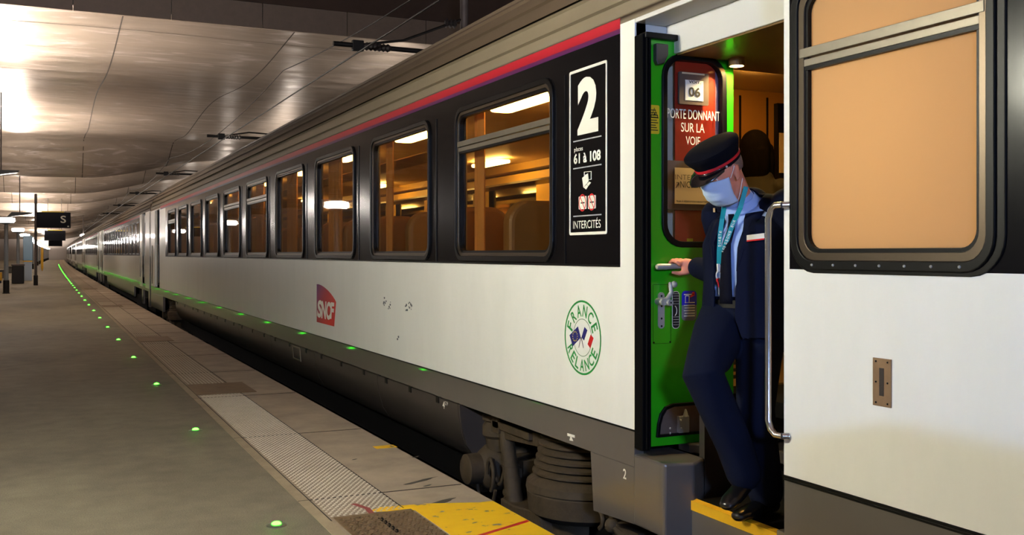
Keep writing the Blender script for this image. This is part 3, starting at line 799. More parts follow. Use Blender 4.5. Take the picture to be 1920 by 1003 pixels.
# ---- bogie ----
def bogie(dy):
    g = []
    def P(px, py, x): Y, z = onx(px, py, x); return Vector((x, Y+dy, z))
    bx = 2.86; c = P(1098, 920, bx)
    prof = [(.10,.40),(.24,.36)]
    z = .30
    for i in range(6): prof += [(.245+.01*i, z), (.262+.01*i, z-.012), (.262+.01*i, z-.024), (.238+.01*i, z-.034)]; z -= .040
    prof += [(.31, z-.005), (.345, z-.035), (.35, z-.075), (.335, z-.08), (.345, z-.09), (.335, z-.2), (.27, z-.24), (.20, z-.26), (.19, z-.45)]
    MB().use('bogie').lathe((bx, c.y, 0), prof, 40).build('air_spring', car, smooth=28)
    a, b = P(948, 803, 2.66), P(966, 944, 2.66)
    m = MB().use('bogie'); mid = a.lerp(b, .5)
    m.tube([a, mid], .047, 16); m.tube([mid, b], .053, 16); m.tube([mid-Vector((0,0,.004)), mid+Vector((0,0,.004))], .057, 16)
    m.build('damper', car, smooth=40)
    a2 = P(962, 790, 2.66)
    mb = MB().use('bogie'); mb.box(2.60, 2.9, a.y-.45, a.y+.08, a.z-.0, a.z+.05); mb.box(2.60, 2.62, a.y-.02, a.y+.1, a.z-.03, ZS+.02)
    mb.prism([(a.y+.07, a.z+.02), (a.y-.05, a.z-.06), (a.y-.6, a.z-.02), (a.y-.6, a.z+.06)], fx(2.63), 0, .05)
    mb.build('damper_bracket', car, bevel=.006)
    mb = MB().use('bogie'); mb.prism([(b.y+.1,b.z+.02),(b.y+.08,b.z-.1),(b.y-.25,b.z-.16),(b.y-.5,b.z-.08),(b.y-.45,b.z+.06),(b.y-.12,b.z+.02)], fx(2.6), 0, .2); mb.build('damper_foot', car, bevel=.012)
    # axlebox
    c = P(905, 878, 2.62)
    mb = MB().use('bogie'); mb.lathe((2.6, c.y+.02, c.z), [(.085,-.10),(.10,-.09),(.10,.0),(.12,.02),(.15,.06),(.16,.3)], 22, 'x')
    mb.lathe((2.74, c.y-.02, c.z+.16), [(.07,.22),(.12,.20),(.12,.16),(.10,.15),(.12,.12),(.12,.06),(.1,.04),(.09,-.04)], 22)
    mb.box(2.75, 2.95, c.y-.35, c.y+.3, c.z-.1, c.z+.1)
    mb.box(2.68, 2.86, c.y-.33, c.y-.2, c.z-.22, c.z+.05)
    mb.build('axle_box', car, smooth=35)
    mb = MB().use('bogie')
    for k in range(2):
        q = Vector((2.62-.02*k, c.y-.13-.04*k, c.z))
        mb.tube([q+Vector((0, .05*math.cos(t), -.01+.10*math.sin(t))) for t in [i*.45 for i in range(11)]], .013, 8)
    mb.tube([Vector((2.6, c.y+.05-.30*t, c.z-.09-.16*math.sin(math.pi*t)**.7)) for t in [i/10 for i in range(11)]], .012, 8)
    mb.tube([(2.6, c.y+.05, c.z-.04), (2.6, c.y+.05, c.z-.1)], .02, 8)
    mb.tube([Vector((2.64, c.y-.12-.2*t, c.z+.08-.14*math.sin(math.pi*t))) for t in [i/10 for i in range(11)]], .013, 8)
    for k in range(5): mb.ball((2.7, c.y-.22-.03*k, c.z-.12-.03*(k % 3)), .035, seg=10, rings=7)
    mb.build('brake_hoses', car, smooth=60)
    mb = MB().use('dark'); mb.box(2.78, 2.9, c.y-2.9, c.y+.25, -.32, -.12); mb.build('bogie_frame', car, bevel=.02)
    for wy in (c.y, c.y-2.5): MB().use('dark').lathe((3.16, wy, -.13), [(.0,-.06),(.44,-.06),(.46,0),(.44,.08),(0,.08)], 36, 'x').build('wheel', car, smooth=40)
bogie(0.0); bogie(18.6)
# coupling odds and ends below the doorway
def P(px, py, x): Y, z = onx(px, py, x); return Vector((x, Y, z))
a = P(1122, 972, 2.62)
mb = MB().use('bogie')
mb.tube([a+Vector((0, .05*math.cos(t), .05*math.sin(t)-.0)) for t in [2.0+i*.3 for i in range(9)]], .014, 8)
b = P(1148, 985, 2.62); mb.tube([b+Vector((0,0,.05)), b, b+Vector((0,-.1,-.03)), b+Vector((0,-.3,-.0))], .018, 8)
mb.ball(b, .04); mb.box(2.62, 2.9, b.y-.25, b.y-.0, b.z-.2, b.z+.02)
mb.build('brake_linkage', car, smooth=50)
# ---- step well ----
zf = .413
mb = MB().use('skirt')
mb.prism([(TX-.004,3.735),(TX-.002,3.70),(2.61,3.665),(2.72,3.74),(2.72,4.02),(TX+.052,4.02),(TX+.052,3.95),(TX-.004,3.95)], lambda u, v, w_: (u, v, w_), .085, zf)
mb.build('sill_box', car, bevel=.012, bseg=3)
mb = MB().use('skirtlow')
mb.box(2.72, 3.3, 3.74, 3.78, -.05, .60); mb.box(2.60, 3.3, D0-.15, D0-.05, -.05, .66); mb.box(3.24, 3.3, D0-.1, 3.78, -.05, .67)
mb.build('step_well', car)
mb = MB().use('skirtlow'); mb.prism([(2.72,3.95),(2.72,3.86),(2.78,3.78),(2.9,3.74),(3.24,3.74),(3.24,3.95)], lambda u, v, w_: (u, v, w_), zf-.0, .455)
mb.box(2.98, 3.24, D0-.05, 3.74, .40, .455)
mb.build('upper_step', car, bevel=.006)
mb = MB().use('dark'); mb.box(2.61, 3.0, D0-.05, 3.68, .215, .243); mb.build('step_tread', car)
mb = MB().use('yellow'); mb.box(2.595, 2.61, D0-.05, 3.69, .205, .247); mb.box(2.61, 2.635, D0-.05, 3.69, .243, .2475); mb.build('step_nosing', car)
mb = MB().use('skirt'); mb.box(2.60, 2.615, D0-.05, 3.68, .02, .205); mb.box(2.50, 2.60, D0-.0, D0+.07, -.05, .30); mb.build('step_riser', car, bevel=.003)
mb = MB().use('dark'); mb.box(3.0, FX-.1, 1.5, 4.05, .60, .67); mb.build('vestibule_floor', car)
# ---- door recess ----
mb = MB().use('jamb')
mb.box(TX, 2.65, D0, D1, 2.41, 2.435)                      # soffit
mb.box(2.65, 2.68, D0-.1, D1+.0, 2.27, 2.43)               # header
mb.box(TX+.005, 2.66, D1, D1+.03, ZW-.07, 2.43)             # left reveal
mb.use('white').box(2.60, 2.97, D1+.01, D1+.04, .67, 2.27)
mb.build('door_reveal', car, bevel=.004)
MB().use('white').box(TX+.05, 2.62, D0-.03, D0-.001, ZW, 2.43).build('door_jamb', car)
# vestibule lining
mb = MB().use('brown'); mb.box(2.66, FX-.1, 1.5, 4.05, 2.262, 2.29); mb.build('vestibule_ceiling', car)
M['lam'] = mat('brown_laminate', (172,122,62), .28, coat=.5, noise=.05, nscale=3)
mb = MB().use('lam')
x0 = ony(1380, 200, 5.4)[0]
mb.box(3.08, 5.2, 5.40, 5.44, .67, 2.44)
mb.build('corridor_wall', car)
mb = MB().use('rubber')
for px in (1387, 1438): x_ = ony(px, 200, 5.4)[0]; mb.box(x_-.006, x_+.006, 5.392, 5.40, .67, 2.4)
mb.build('wall_joints', car)
xd = ony(1451, 250, 5.4)[0]
mb = MB().use('rubber'); mb.box(xd, xd+.6, 5.36, 5.40, .67, ony(1455, 195, 5.4)[1]); mb.build('corridor_door', car)
mb = MB().use('inwhite'); z_ = ony(1455, 300, 5.4)[1]; mb.box(xd+.01, xd+.5, 5.35, 5.36, z_-.09, z_+.18); mb.box(xd+.01, xd+.5, 5.35, 5.36, z_-.6, z_-.16); mb.build('notice_panels', car)
# compartments: toilet behind frosted window
mb = MB().use('inwhite'); mb.box(TX+.06, 3.9, D0-.12, D0-.1, .67, 2.43); mb.box(TX+.06, 3.9, 1.5, 1.55, .67, 2.43); mb.box(3.6, 3.65, 1.5, D0-.1, .67, 2.43); mb.build('washroom_wall', car)
mb = MB().use('brown'); mb.box(TX+.06, 3.6, 1.5, D0-.1, 2.4, 2.43); mb.box(TX+.06, 3.6, 1.5, D0-.1, .60, .67); mb.build('washroom_floor', car)
M['wash'] = emat('washroom_lamp', (255,244,214), 11)
M['corr'] = emat('corridor_glow_strip', (255,190,90), 170)
mb = MB().use('wash'); mb.box(3.3, 3.34, 2.5, 2.72, 1.5, 2.1); mb.build('washroom_lamp', car)
M['vest'] = emat('vestibule_lamp', (255,222,150), 2000)
mb = MB().use('vest'); p0 = ony(1340, 104, 3.76); mb.lathe((2.955, 3.81, 2.25), [(.03,0),(.03,.004)], 16); mb.build('vestibule_lamp', car)
mb = MB().use('brown'); mb.ring([(2.955+.038*math.cos(t*.3927), 3.81+.038*math.sin(t*.3927)) for t in range(16)], [(2.955+.033*math.cos(t*.3927), 3.81+.033*math.sin(t*.3927)) for t in range(16)], lambda u, v, w_: (u, v, w_), 2.225, 2.262); mb.build('lamp_housing', car)
mb = MB().use('corr'); mb.box(3.75, 3.95, 4.7, 4.76, 2.425, 2.44); mb.build('corridor_glow_strip', car)  # added glowing strip: stands in for the highlight streak and brightens the wall
# side grille low behind the legs
mb = MB().use('rim')
for k in range(9): z = .72+k*.035; mb.box(2.99, 3.24, 4.02, 4.045, z, z+.016)
mb.build('air_grille', car)
# ---- grab rail ----
mb = MB().use('chrome'); xr = 2.445; yr = 2.965
def RP(py, yy=yr, x=xr): d = yy*CT+x*ST; return H+(HOR-py)*d/F
zt, zb = RP(388), RP(810)
mb.tube([(xr+.01, 2.90, zt+.005), (xr, 2.925, zt+.004), (xr, 2.95, zt-.012), (xr, yr, zt-.045), (xr, yr, zb+.045), (xr, 2.95, zb+.012), (xr, 2.925, zb-.004), (xr+.01, 2.90, zb-.005)], .0125, 14)
for z in (zt+.005, zb-.005): mb.tube([(xr+.01, 2.90, z), (TX+.0, 2.885, z)], .0125, 12)
mb.build('grab_rail', car, smooth=60)
# small brass keyhole plate on right-hand panel
c = Sc = None
def Sr(p0, q0, p1, q1, x=TX):
    cx_, cy_ = (p0+p1)/2, (q0+q1)/2
    return onx(p0, cy_, x)[0], onx(p1, cy_, x)[0], onx(cx_, q1, x)[1], onx(cx_, q0, x)[1]
a, b, z0, z1 = Sr(1638, 672, 1672, 762)
mb = MB().use(mat('worn_brass', (150,122,94), .45, .6, noise=.08, nscale=30)).box(TX-.004, TX+.002, b, a, z0, z1); lp_ = mb.build('lock_plate', car, bevel=.001)
m_ = (a+b)/2; h_ = (a-b)
mb = MB().use('skirtlow').box(TX-.0055, TX, m_-h_*.12, m_+h_*.12, z0+(z1-z0)*.22, z0+(z1-z0)*.8)
mb.use('rubber')
for u in (-.32, .32):
    for v in (.07, .5, .93): mb.ball((TX-.004, m_+u*h_, z0+(z1-z0)*v), .0035, seg=8, rings=5)
mb.build('slot_and_rivets', lp_)
# ---------------- writing and marks on the car side ----------------
f1 = fx(TX-.0009)
def St(mb, s, p0, q0, p1, q1, bold=0.0, f=f1):
    a, b, z0, z1 = Sr(p0, q0, p1, q1); mb.text(s, f, a, b, z0, z1, bold)
# class panel
mb = MB().use('ltext')
a, b, z0, z1 = Sr(1068, 125, 1138.5, 441)
z1 = (onx(1068,131)[1]+onx(1138,117)[1])/2; z0 = onx(1103, 440)[1]
mb.ring(rrect(b, a, z0, z1, .012), rrect(b+.012, a-.012, z0+.014, z1-.014, .006), fx(TX), -.002, .001)
St(mb, '2', 1083, 143, 1122, 250, .05)
St(mb, 'places', 1077, 275, 1093, 286, .01)
St(mb, '61 à 108', 1076, 284, 1126.5, 304, .035)
St(mb, 'INTERCITÉS', 1075, 409, 1126.5, 428, .0)
for q in (260.5, 312.5, 404):
    Ya, Yb, _, _ = Sr(1076, q, 1127, q+1); zq = onx(1101, q)[1]
    for i in range(26): y = Ya+(Yb-Ya)*i/25; mb.box(TX-.002, TX, y-.0028, y+.0028, zq-.003, zq+.003)
def poly(mb, pts, x=TX-.0012, d=.001):
    mb.prism([onx(p, q) for p, q in pts], fx(x), 0, d)
# seat and window pictogram (from crop px 1060 + u/6.69, 290 + v/6.69)
c3 = lambda pts: [(1060+u/6.69, 290+v/6.69) for u, v in pts]
poly(mb, c3([(236,215),(329,206),(329,212),(243,221),(243,262),(236,266)])); poly(mb, c3([(322,212),(329,206),(329,312),(290,318),(290,312),(322,306)]))
poly(mb, c3([(213,292),(248,262),(262,372),(228,412)])); poly(mb, c3([(248,255),(285,235),(294,330),(264,370)]))
poly(mb, c3([(232,412),(266,378),(290,392),(262,436)])); poly(mb, c3([(268,372),(300,338),(324,350),(292,390)]))
for u0, u1, v0, v1 in ((170,268,512,694),(286,384,500,688)):
    a, b, za, zb = Sr(1060+u0/6.69, 290+v0/6.69, 1060+u1/6.69, 290+v1/6.69); za += .004; zb -= .004
    mb.use('ltext').prism(rrect(b, a, za, zb, .006), fx(TX-.0015), 0, .001)
    cy, cz = (a+b)/2, (za+zb)/2; r = (a-b)/2*.92; rr = [(cy+r*math.cos(t*.2618), cz+r*1.18*math.sin(t*.2618)) for t in range(24)]; ri = [(cy+r*.84*math.cos(t*.2618), cz+r*1.0*math.sin(t*.2618)) for t in range(24)]
    mb.use('redp').ring(rr, ri, fx(TX-.002), -.0008, .0)
    mb.prism([(cy+r*.62, cz+r*.74), (cy+r*.5, cz+r*.8), (cy-r*.62, cz-r*.74), (cy-r*.5, cz-r*.8)], fx(TX-.0028), 0, .0008)
    mb.use('btext').box(TX-.0026, TX-.0018, cy-r*.6, cy+r*.45, cz-.004, cz+.003)
mb.build('class_panel', car)
# round emblem
ec = onx(1092, 633); ER = .190
mb = MB().use('gtext')
def circ(r, n=56): return [(ec[0]+r*math.cos(2*math.pi*t/n), ec[1]+r*math.sin(2*math.pi*t/n)) for t in range(n)]
mb.ring(circ(ER), circ(ER-.010), fx(TX), -.001, .0)
mb.use(mat('thin_ring_green', (90,120,80), .5)).ring(circ(ER*.505), circ(ER*.49), fx(TX), -.0008, .0)
mb.use('gtext')
def arc_text(s, rad, a0, a1, size, flip=False):
    n = len(s)
    for i, ch in enumerate(s):
        ang = R(a0+(a1-a0)*i/(n-1)); cy = -math.cos(ang)*rad; cz = math.sin(ang)*rad
        rot = (ang-math.pi/2) if not flip else (ang+math.pi/2)
        def fn(u, v, w_=0, cy=cy, cz=cz, rot=rot):      # letter frame: u right (viewer), v up
            uu = u*math.cos(-rot)-v*math.sin(-rot); vv_ = u*math.sin(-rot)+v*math.cos(-rot)
            # viewer right is -Y
            return (TX-.0010, ec[0]-((-cy)*-1+0)*0-(0)+cy*1-uu, ec[1]+cz+vv_) if False else (TX-.0010, ec[0]-(X_(ang, rad)+uu), ec[1]+Z_(ang, rad)+vv_)
        wd = size*(.62 if ch not in 'NAC' else .72)
        mb.text(ch, fn, -wd/2, wd/2, -size/2, size/2, .02)
X_ = lambda a, r: -r*math.cos(a)       # viewer-right coordinate, angle measured from viewer-left
Z_ = lambda a, r: r*math.sin(a)
arc_text('FRANCE', ER*.72, 22, 155, .062)
arc_text('RELANCE', ER*.74, -28, -150, .060, True)
# flags, px in crop 2: 1040+u/5.9, 550+v/5.9
c2 = lambda pts: [(1040+u/5.9, 550+v/5.9) for u, v in pts]
poly(mb.use('bluep'), c2([(258,366),(290,488),(202,585),(166,462)]))
poly(mb.use('bluep'), c2([(332,372),(364,410),(328,522),(298,488)]))
poly(mb.use('ltext'), c2([(364,410),(400,455),(366,562),(328,522)]))
poly(mb.use('redp'), c2([(400,455),(431,495),(396,608),(366,562)]))
mb.use('yelp')
for i in range(12):
    t = i*math.pi/6; p = c2([(228+26*math.cos(t), 474+52*math.sin(t))])[0]; y, z = onx(*p); mb.box(TX-.0016, TX-.001, y-.003, y+.003, z-.003, z+.003)
mb.use('skirtlow')
for s in ([(288,488),(294,488),(270,600),(266,600)], [(292,492),(298,488),(322,604),(318,604)]): poly(mb, c2(s))
mb.build('round_emblem', car)
# trapezoid logo
def logomat():
    m = mat('logo_gradient', (180,30,60), .4); nt = m.node_tree; b = nt.nodes['Principled BSDF']
    g = nt.nodes.new('ShaderNodeNewGeometry'); s = nt.nodes.new('ShaderNodeSeparateXYZ'); nt.links.new(g.outputs['Position'], s.inputs[0])
    ya = onx(594, 570)[0]; yb = onx(630, 570)[0]
    r = nt.nodes.new('ShaderNodeMapRange'); r.inputs[1].default_value = ya; r.inputs[2].default_value = yb
    r2 = nt.nodes.new('ShaderNodeMapRange'); r2.inputs[1].default_value = onx(600, 533)[1]; r2.inputs[2].default_value = onx(600, 605)[1]; r2.inputs[3].default_value = -.1; r2.inputs[4].default_value = .55
    nt.links.new(s.outputs['Y'], r.inputs[0]); nt.links.new(s.outputs['Z'], r2.inputs[0])
    ad = nt.nodes.new('ShaderNodeMath'); ad.operation = 'ADD'; nt.links.new(r.outputs[0], ad.inputs[0]); nt.links.new(r2.outputs[0], ad.inputs[1])
    cr = nt.nodes.new('ShaderNodeValToRGB'); e = cr.color_ramp.elements; e[0].color = lin((112,40,110)); e[0].position = 0; e[1].color = lin((222,44,40)); e[1].position = 1
    x = e.new(.5); x.color = lin((178,20,50)); nt.links.new(ad.outputs[0], cr.inputs[0]); nt.links.new(cr.outputs[0], b.inputs['Base Color']); return m
M['logo'] = logomat()
c5 = lambda pts: [(540+u/4.56, 480+v/4.56) for u, v in pts]
mb = MB().use('logo')
poly(mb, c5([(246,240),(262,241),(285,250),(310,266),(338,290),(362,316),(384,345),(400,370),(411,392),(395,602),(246,563)]), TX-.001)
mb.use('ltext')
f2 = fx(TX-.0016)
for ch, u0, u1, v0, v1 in (('S',250,292,376,528),('N',286,330,386,536),('C',328,366,390,545),('F',360,397,396,540)):
    a, b, z0, z1 = Sr(540+u0/4.56, 480+v0/4.56, 540+u1/4.56, 480+v1/4.56); mb.text(ch, f2, a, b, z0, z1, .045, .15)
mb.build('operator_logo', car)
# skirt lettering
mb = MB().use('ltext')
St(mb, '2', 1168.5, 879, 1174.5, 898, .02); St(mb, '4', 830, 752, 834, 766, .02); St(mb, 'GTP', 834, 753, 840, 760, .0)
poly(mb, [(1064,812),(1078,816),(1078,821),(1064,817)]); poly(mb, [(1069.5,819),(1072,819.5),(1075,827),(1068,825.5)])
mb.build('skirt_lettering', car)
# inspection frame on lower skirt and chipped paint
mb = MB().use('alu'); mb.ring([onx(548,647), onx(563,652), onx(565,678), onx(550,672)], [onx(549.5,650), onx(561.5,654), onx(563.5,675), onx(551.5,670)], fx(TX), -.006, -.001); mb.build('inspection_frame', car)
mb = MB().use(mat('chipped_primer', (90,92,96), .7))
rnd = random.Random(3)
for px, py, k in ((722,565,9),(730,572,5),(761,576,8),(769,573,9),(745,634,4)):
    for _ in range(k):
        p, q = px+rnd.uniform(-3,3), py+rnd.uniform(-7,7); s = rnd.uniform(.5,1.3)
        poly(mb, [(p-s,q-s),(p+s*.6,q-s*1.6),(p+s,q+s),(p-s*.4,q+1.8*s)], TX-.0012, .001)
mb.build('paint_chips', car)

# ---------------- the open door leaf ----------------
DY = 3.88
f = fy(DY)
def Dr(p0, q0, p1, q1, Y=DY):
    cx_, cy_ = (p0+p1)/2, (q0+q1)/2
    return ony(p0, cy_, Y)[0], ony(p1, cy_, Y)[0], ony(cx_, q1, Y)[1], ony(cx_, q0, Y)[1]
LX0 = ony(1217, 400, DY)[0]; LX1 = ony(1375, 400, DY)[0]; LZ0, LZ1 = .454, 2.325
wx0, wx1, wz0, wz1 = Dr(1240, 104, 1361, 464)
mb = MB().use('green')
mb.ring(rrect(LX0, LX1, LZ0, LZ1, .004, 6), rrect(wx0+.01, wx1-.01, wz0+.01, wz1-.01, .10, 6), lambda u, v, w_: (u, DY+w_, v), 0, .045)
door = mb.build('door_leaf', car)
door['label'] = 'bright green door leaf, swung open'
def sub(mb, name, **k): return mb.build(name, door, **k)
g = lambda u, v, w_: (u, DY+w_, v)
sub(MB().use('rubber').ring(rrect(wx0, wx1, wz0, wz1, .11), rrect(wx0+.028, wx1-.028, wz0+.028, wz1-.028, .085), g, -.012, .05), 'window_seal', bevel=.004)
sub(MB().use('doorglass').prism(rrect(wx0+.02, wx1-.02, wz0+.02, wz1-.02, .09), g, .012, .017), 'pane')
mb = MB().use('seal'); mb.box(TX-.012, LX0, DY-.02, DY+.05, LZ0-.01, LZ1+.02)
for q in (.25, .6): x_ = TX+(LX0-TX)*q; mb.box(x_-.004, x_+.004, DY-.03, DY-.018, LZ0-.01, LZ1)
sub(mb, 'edge_seal', bevel=.004)
mb = MB().use('rubber'); mb.box(TX-.0, LX1+.1, DY-.03, DY+.03, LZ1+.0, LZ1+.028); sub(mb, 'top_seal', bevel=.004)
a, b, z0, z1 = Dr(1224, 84, 1247, 124); mb = MB().use('skirtlow'); mb.prism([(a,z1),(b,z1),(b,z0+.05),(b-.02,z0+.01),(a+.01,z0),(a,z0+.02)], g, -.03, 0); sub(mb, 'hinge_cover', bevel=.005)
a, b, z0, z1 = Dr(1302, 86, 1328, 106); mb = MB().use('green'); mb.box(a, b, DY-.04, DY, z0, z1+.01); mb.use('rubber')
for q in (.3, .75): mb.lathe((a+(b-a)*q, DY-.042, z0+.022), [(.009,-.004),(.009,.004)], 12, 'y')
sub(mb, 'bracket', bevel=.003)
a, b, z0, z1 = Dr(1217, 197, 1236, 251); mb = MB().use('yelp').prism(rrect(a, b, z0, z1, .008), g, -.0015, 0); sg = mb
sg.use('btext'); c_ = (a+b)/2; w_2 = (b-a)*.42
tri = lambda s, dz: [(c_-w_2*s, z1-.06+dz), (c_+w_2*s, z1-.06+dz), (c_, z1-.012-dz*.6)]
sg.ring(tri(1, 0), tri(.72, .006), g, -.0025, -.001)
sg.prism([(c_-.012,z1-.05),(c_+.012,z1-.048),(c_+.002,z1-.036)], g, -.0025, -.001)
for k in range(9): z = z0+.015+k*.0115; sg.box(a+.008, b-.008-.006*(k % 3), DY-.0025, DY-.001, z, z+.004)
sub(sg, 'warning_sticker')
# red notice panel carried behind the glass, card and lettering
YB_ = DY+.022
a, b, z0, z1 = Dr(1266, 118, 1341, 459, YB_)
mb = MB().use(mat('red_notice_panel', (196,52,34), .5)).box(a, b, YB_, YB_+.006, z0, z1); mb.use('mauve').box(b, b+.03, YB_, YB_+.004, z0+.03, z1-.02)
sub(mb, 'red_panel')
M['holder'] = mat('brown_grey_holder', (92,76,68), .45)
a, b, z0, z1 = Dr(1271, 137, 1326, 197, DY+.01); mb = MB().use('holder').prism(rrect(a, b, z0, z1, .006), lambda u, v, w_: (u, DY+w_, v), -.002, .01)
a, b, z0, z1 = Dr(1284, 151, 1318, 189); mb.use('ltext').box(a, b, DY-.004, DY, z0, z1)
fd = fy(DY-.0055); mb.use('btext')
a1, b1, y0, y1 = Dr(1290, 164, 1312, 182); mb.text('06', fd, a1, b1, y0, y1, .03)
a1, b1, y0, y1 = Dr(1290, 152, 1313, 157); mb.text('VOIT.', fd, a1, b1, y0, y1, .03)
mb.use('inwhite'); a1, b1, y0, y1 = Dr(1278, 137, 1320, 140); mb.box(a1, b1, DY-.005, DY, y0, y1)
sub(mb, 'car_number_card')
mb = MB().use('ltext'); fd = fy(DY+.011)
for s, p in (('PORTE DONNANT', (1251, 206, 1350, 224)), ('SUR LA', (1277, 231, 1321, 248)), ('VOIE', (1286, 256, 1313, 272))):
    a, b, y0, y1 = Dr(*p, DY+.011); mb.text(s, fd, a, b, y0, y1, .0)
sub(mb, 'glass_lettering')
a, b, z0, z1 = Dr(1249, 303, 1346, 394); mb = MB().use('holder').prism(rrect(a, b, z0, z1, .006), g, -.012, .010)
a1, b1, y0, y1 = Dr(1262, 316, 1334, 383); mb.use('inwhite').box(a1, b1, DY-.014, DY, y0, y1)
mb.use('holder'); fd = fy(DY-.0155)
a, b, y0, y1 = Dr(1263, 326, 1326, 338); mb.text('INTERCITÉS', fd, a, b+.02, y0, y1, -.01)
mb.use('btext')
a, b, y0, y1 = Dr(1272, 341, 1326, 353); mb.text('NICE VILLE', fd, a, b, y0, y1, .0)
a, b, y0, y1 = Dr(1264, 376, 1324, 380); mb.text('TRAIN À RÉSERVATION OBLIGATOIRE', fd, a, b, y0, y1, .03)
mb.use('holder'); a, b, y0, y1 = Dr(1263, 342, 1270, 353)
mb.prism([(a,y0),(a+.004,y0),(b,y1-.004),(b-.004,y1)], g, -.0155, -.0145); mb.box(a+.006, b, DY-.0155, DY-.0145, y1-.003, y1); mb.box(b-.003, b, DY-.0155, DY-.0145, y1-.014, y1)
sub(mb, 'destination_plate')
a, b, y0, y1 = Dr(1293, 447, 1304, 453); sub(MB().use('yelp').box(a, b, YB_-.002, YB_, y0, y1), 'small_label')
# handles
c = Vector((ony(1240, 500, DY-.05)[0], DY-.05, ony(1240, 500, DY-.05)[1]))
e = Vector((ony(1275, 499, DY-.05)[0], DY-.05, ony(1275, 499, DY-.05)[1])); s_ = ony(1231, 500, DY-.05)[0]
mb = MB().use('castm'); mb.tube([(s_, c.y, c.z-.001), (s_+.01, c.y, c.z), (e.x, c.y, c.z+.002)], [.011,.014,.012], 16); mb.tube([(c.x+.028, c.y, c.z), (c.x+.028, DY, c.z)], .014, 14)
sub(mb, 'pull_handle', smooth=50)
a, b, z0, z1 = Dr(1233, 548, 1245, 616); mb = MB().use('castm'); mb.prism(rrect(a, b, z0, z1, (b-a)*.48), g, -.006, 0)
mb.use('rubber')
for q in (.07, .28, .62, .9): mb.lathe(((a+b)/2, DY-.007, z0+(z1-z0)*q), [(.005,-.001),(.005,.001)], 10, 'y')
sub(mb, 'lock_backplate', bevel=.001)
h = DY-.045
pts = [ony(1243, 566, h), ony(1252, 560, h), ony(1259, 548, h), ony(1257, 537, h), ony(1258, 532, h)]
mb = MB().use('castm'); mb.tube([(p[0], h, p[1]) for p in pts], [.012,.012,.011,.0095,.009], 12)
k0 = ony(1263, 533, h); mb.ball((k0[0], h-.005, k0[1]), .0155); mb.tube([(pts[-1][0]-.008, h, k0[1]+.002), (k0[0], h, k0[1])], .009, 12)
k1 = ony(1243, 566, h); mb.tube([(k1[0], DY, k1[1]), (k1[0], h-.012, k1[1])], .016, 16); k2 = ony(1251, 567, h); mb.lathe((k2[0], h, k2[1]), [(.014,-.03),(.0145,-.02),(.0145,.0)], 18, 'y')
mb.use('rubber').lathe((k2[0], h-.031, k2[1]), [(.004,-.001),(.004,.0)], 10, 'y')
sub(mb, 'lever_handle', smooth=50)
a, b, z0, z1 = Dr(1260, 546, 1274, 616); mb = MB().use('ltext').prism(rrect(a, b, z0, z1, (b-a)*.42), g, -.001, 0)
mb.use('btext').prism(rrect(a+.003, b-.003, z0+.003, z1-.003, (b-a)*.35), g, -.002, -.001); mb.use('ltext')
for q in (.1,.17,.24,.31,.66,.73,.8,.87,.93): z = z0+(z1-z0)*q; mb.box(a+.006, b-.006, DY-.003, DY-.002, z, z+.0012)
m_ = (a+b)/2; zc = z0+(z1-z0)*.48; rr = .02
mb.tube([(m_-.012+.016*math.cos(t), DY-.003, zc+.024*math.sin(t)) for t in [-1.2+i*.3 for i in range(9)]], .0018, 6)
sub(mb, 'lock_instruction_strip')
a, b, z0, z1 = Dr(1278, 545, 1306, 601); mb = MB().use(mat('grey_sticker', (120,122,132), .45)).prism(rrect(a, b, z0, z1, .02), g, -.001, 0)
zm = z0+(z1-z0)*.52; mb.use(mat('blue_sticker', (24,30,190), .4)).prism([(a, zm), (b, zm)]+[p for p in rrect(a, b, z0, z1, .02) if p[1] > zm+.01 and p[0] > (a+b)/2]+[p for p in rrect(a, b, z0, z1, .02) if p[1] > zm+.01 and p[0] <= (a+b)/2], g, -.002, -.001)
mb.use('redp').prism([(a+.045,zm+.035),(b-.012,zm+.045),(b-.014,zm+.062),(a+.06,zm+.06)], g, -.003, -.002)
mb.use('ltext').ring(rrect(a+.018, a+.042, zm+.01, zm+.045, .006), rrect(a+.021, a+.039, zm+.013, zm+.042, .004), g, -.003, -.002)
for q in range(6): z = z0+.02+q*.0125; mb.box(a+.012+.004*(q % 2), b-.012, DY-.003, DY-.001, z, z+.004)
mb.box(a+.012, b-.016, DY-.003, DY-.001, z1-.02, z1-.015)
sub(mb, 'safety_sticker')
# inspection outline on door
mb = MB().use('rubber'); a, b, z0, z1 = Dr(1224, 533, 1258, 644); mb.ring(rrect(a, b, z0, z1, .002, 1), rrect(a+.0015, b-.0015, z0+.0015, z1-.0015, .001, 1), g, -.001, 0)
for u in (a+.005, b-.005): mb.lathe((u, DY-.001, z0+.006), [(.004,-.002),(.004,.001)], 10, 'y')
sub(mb, 'lock_cover_outline')
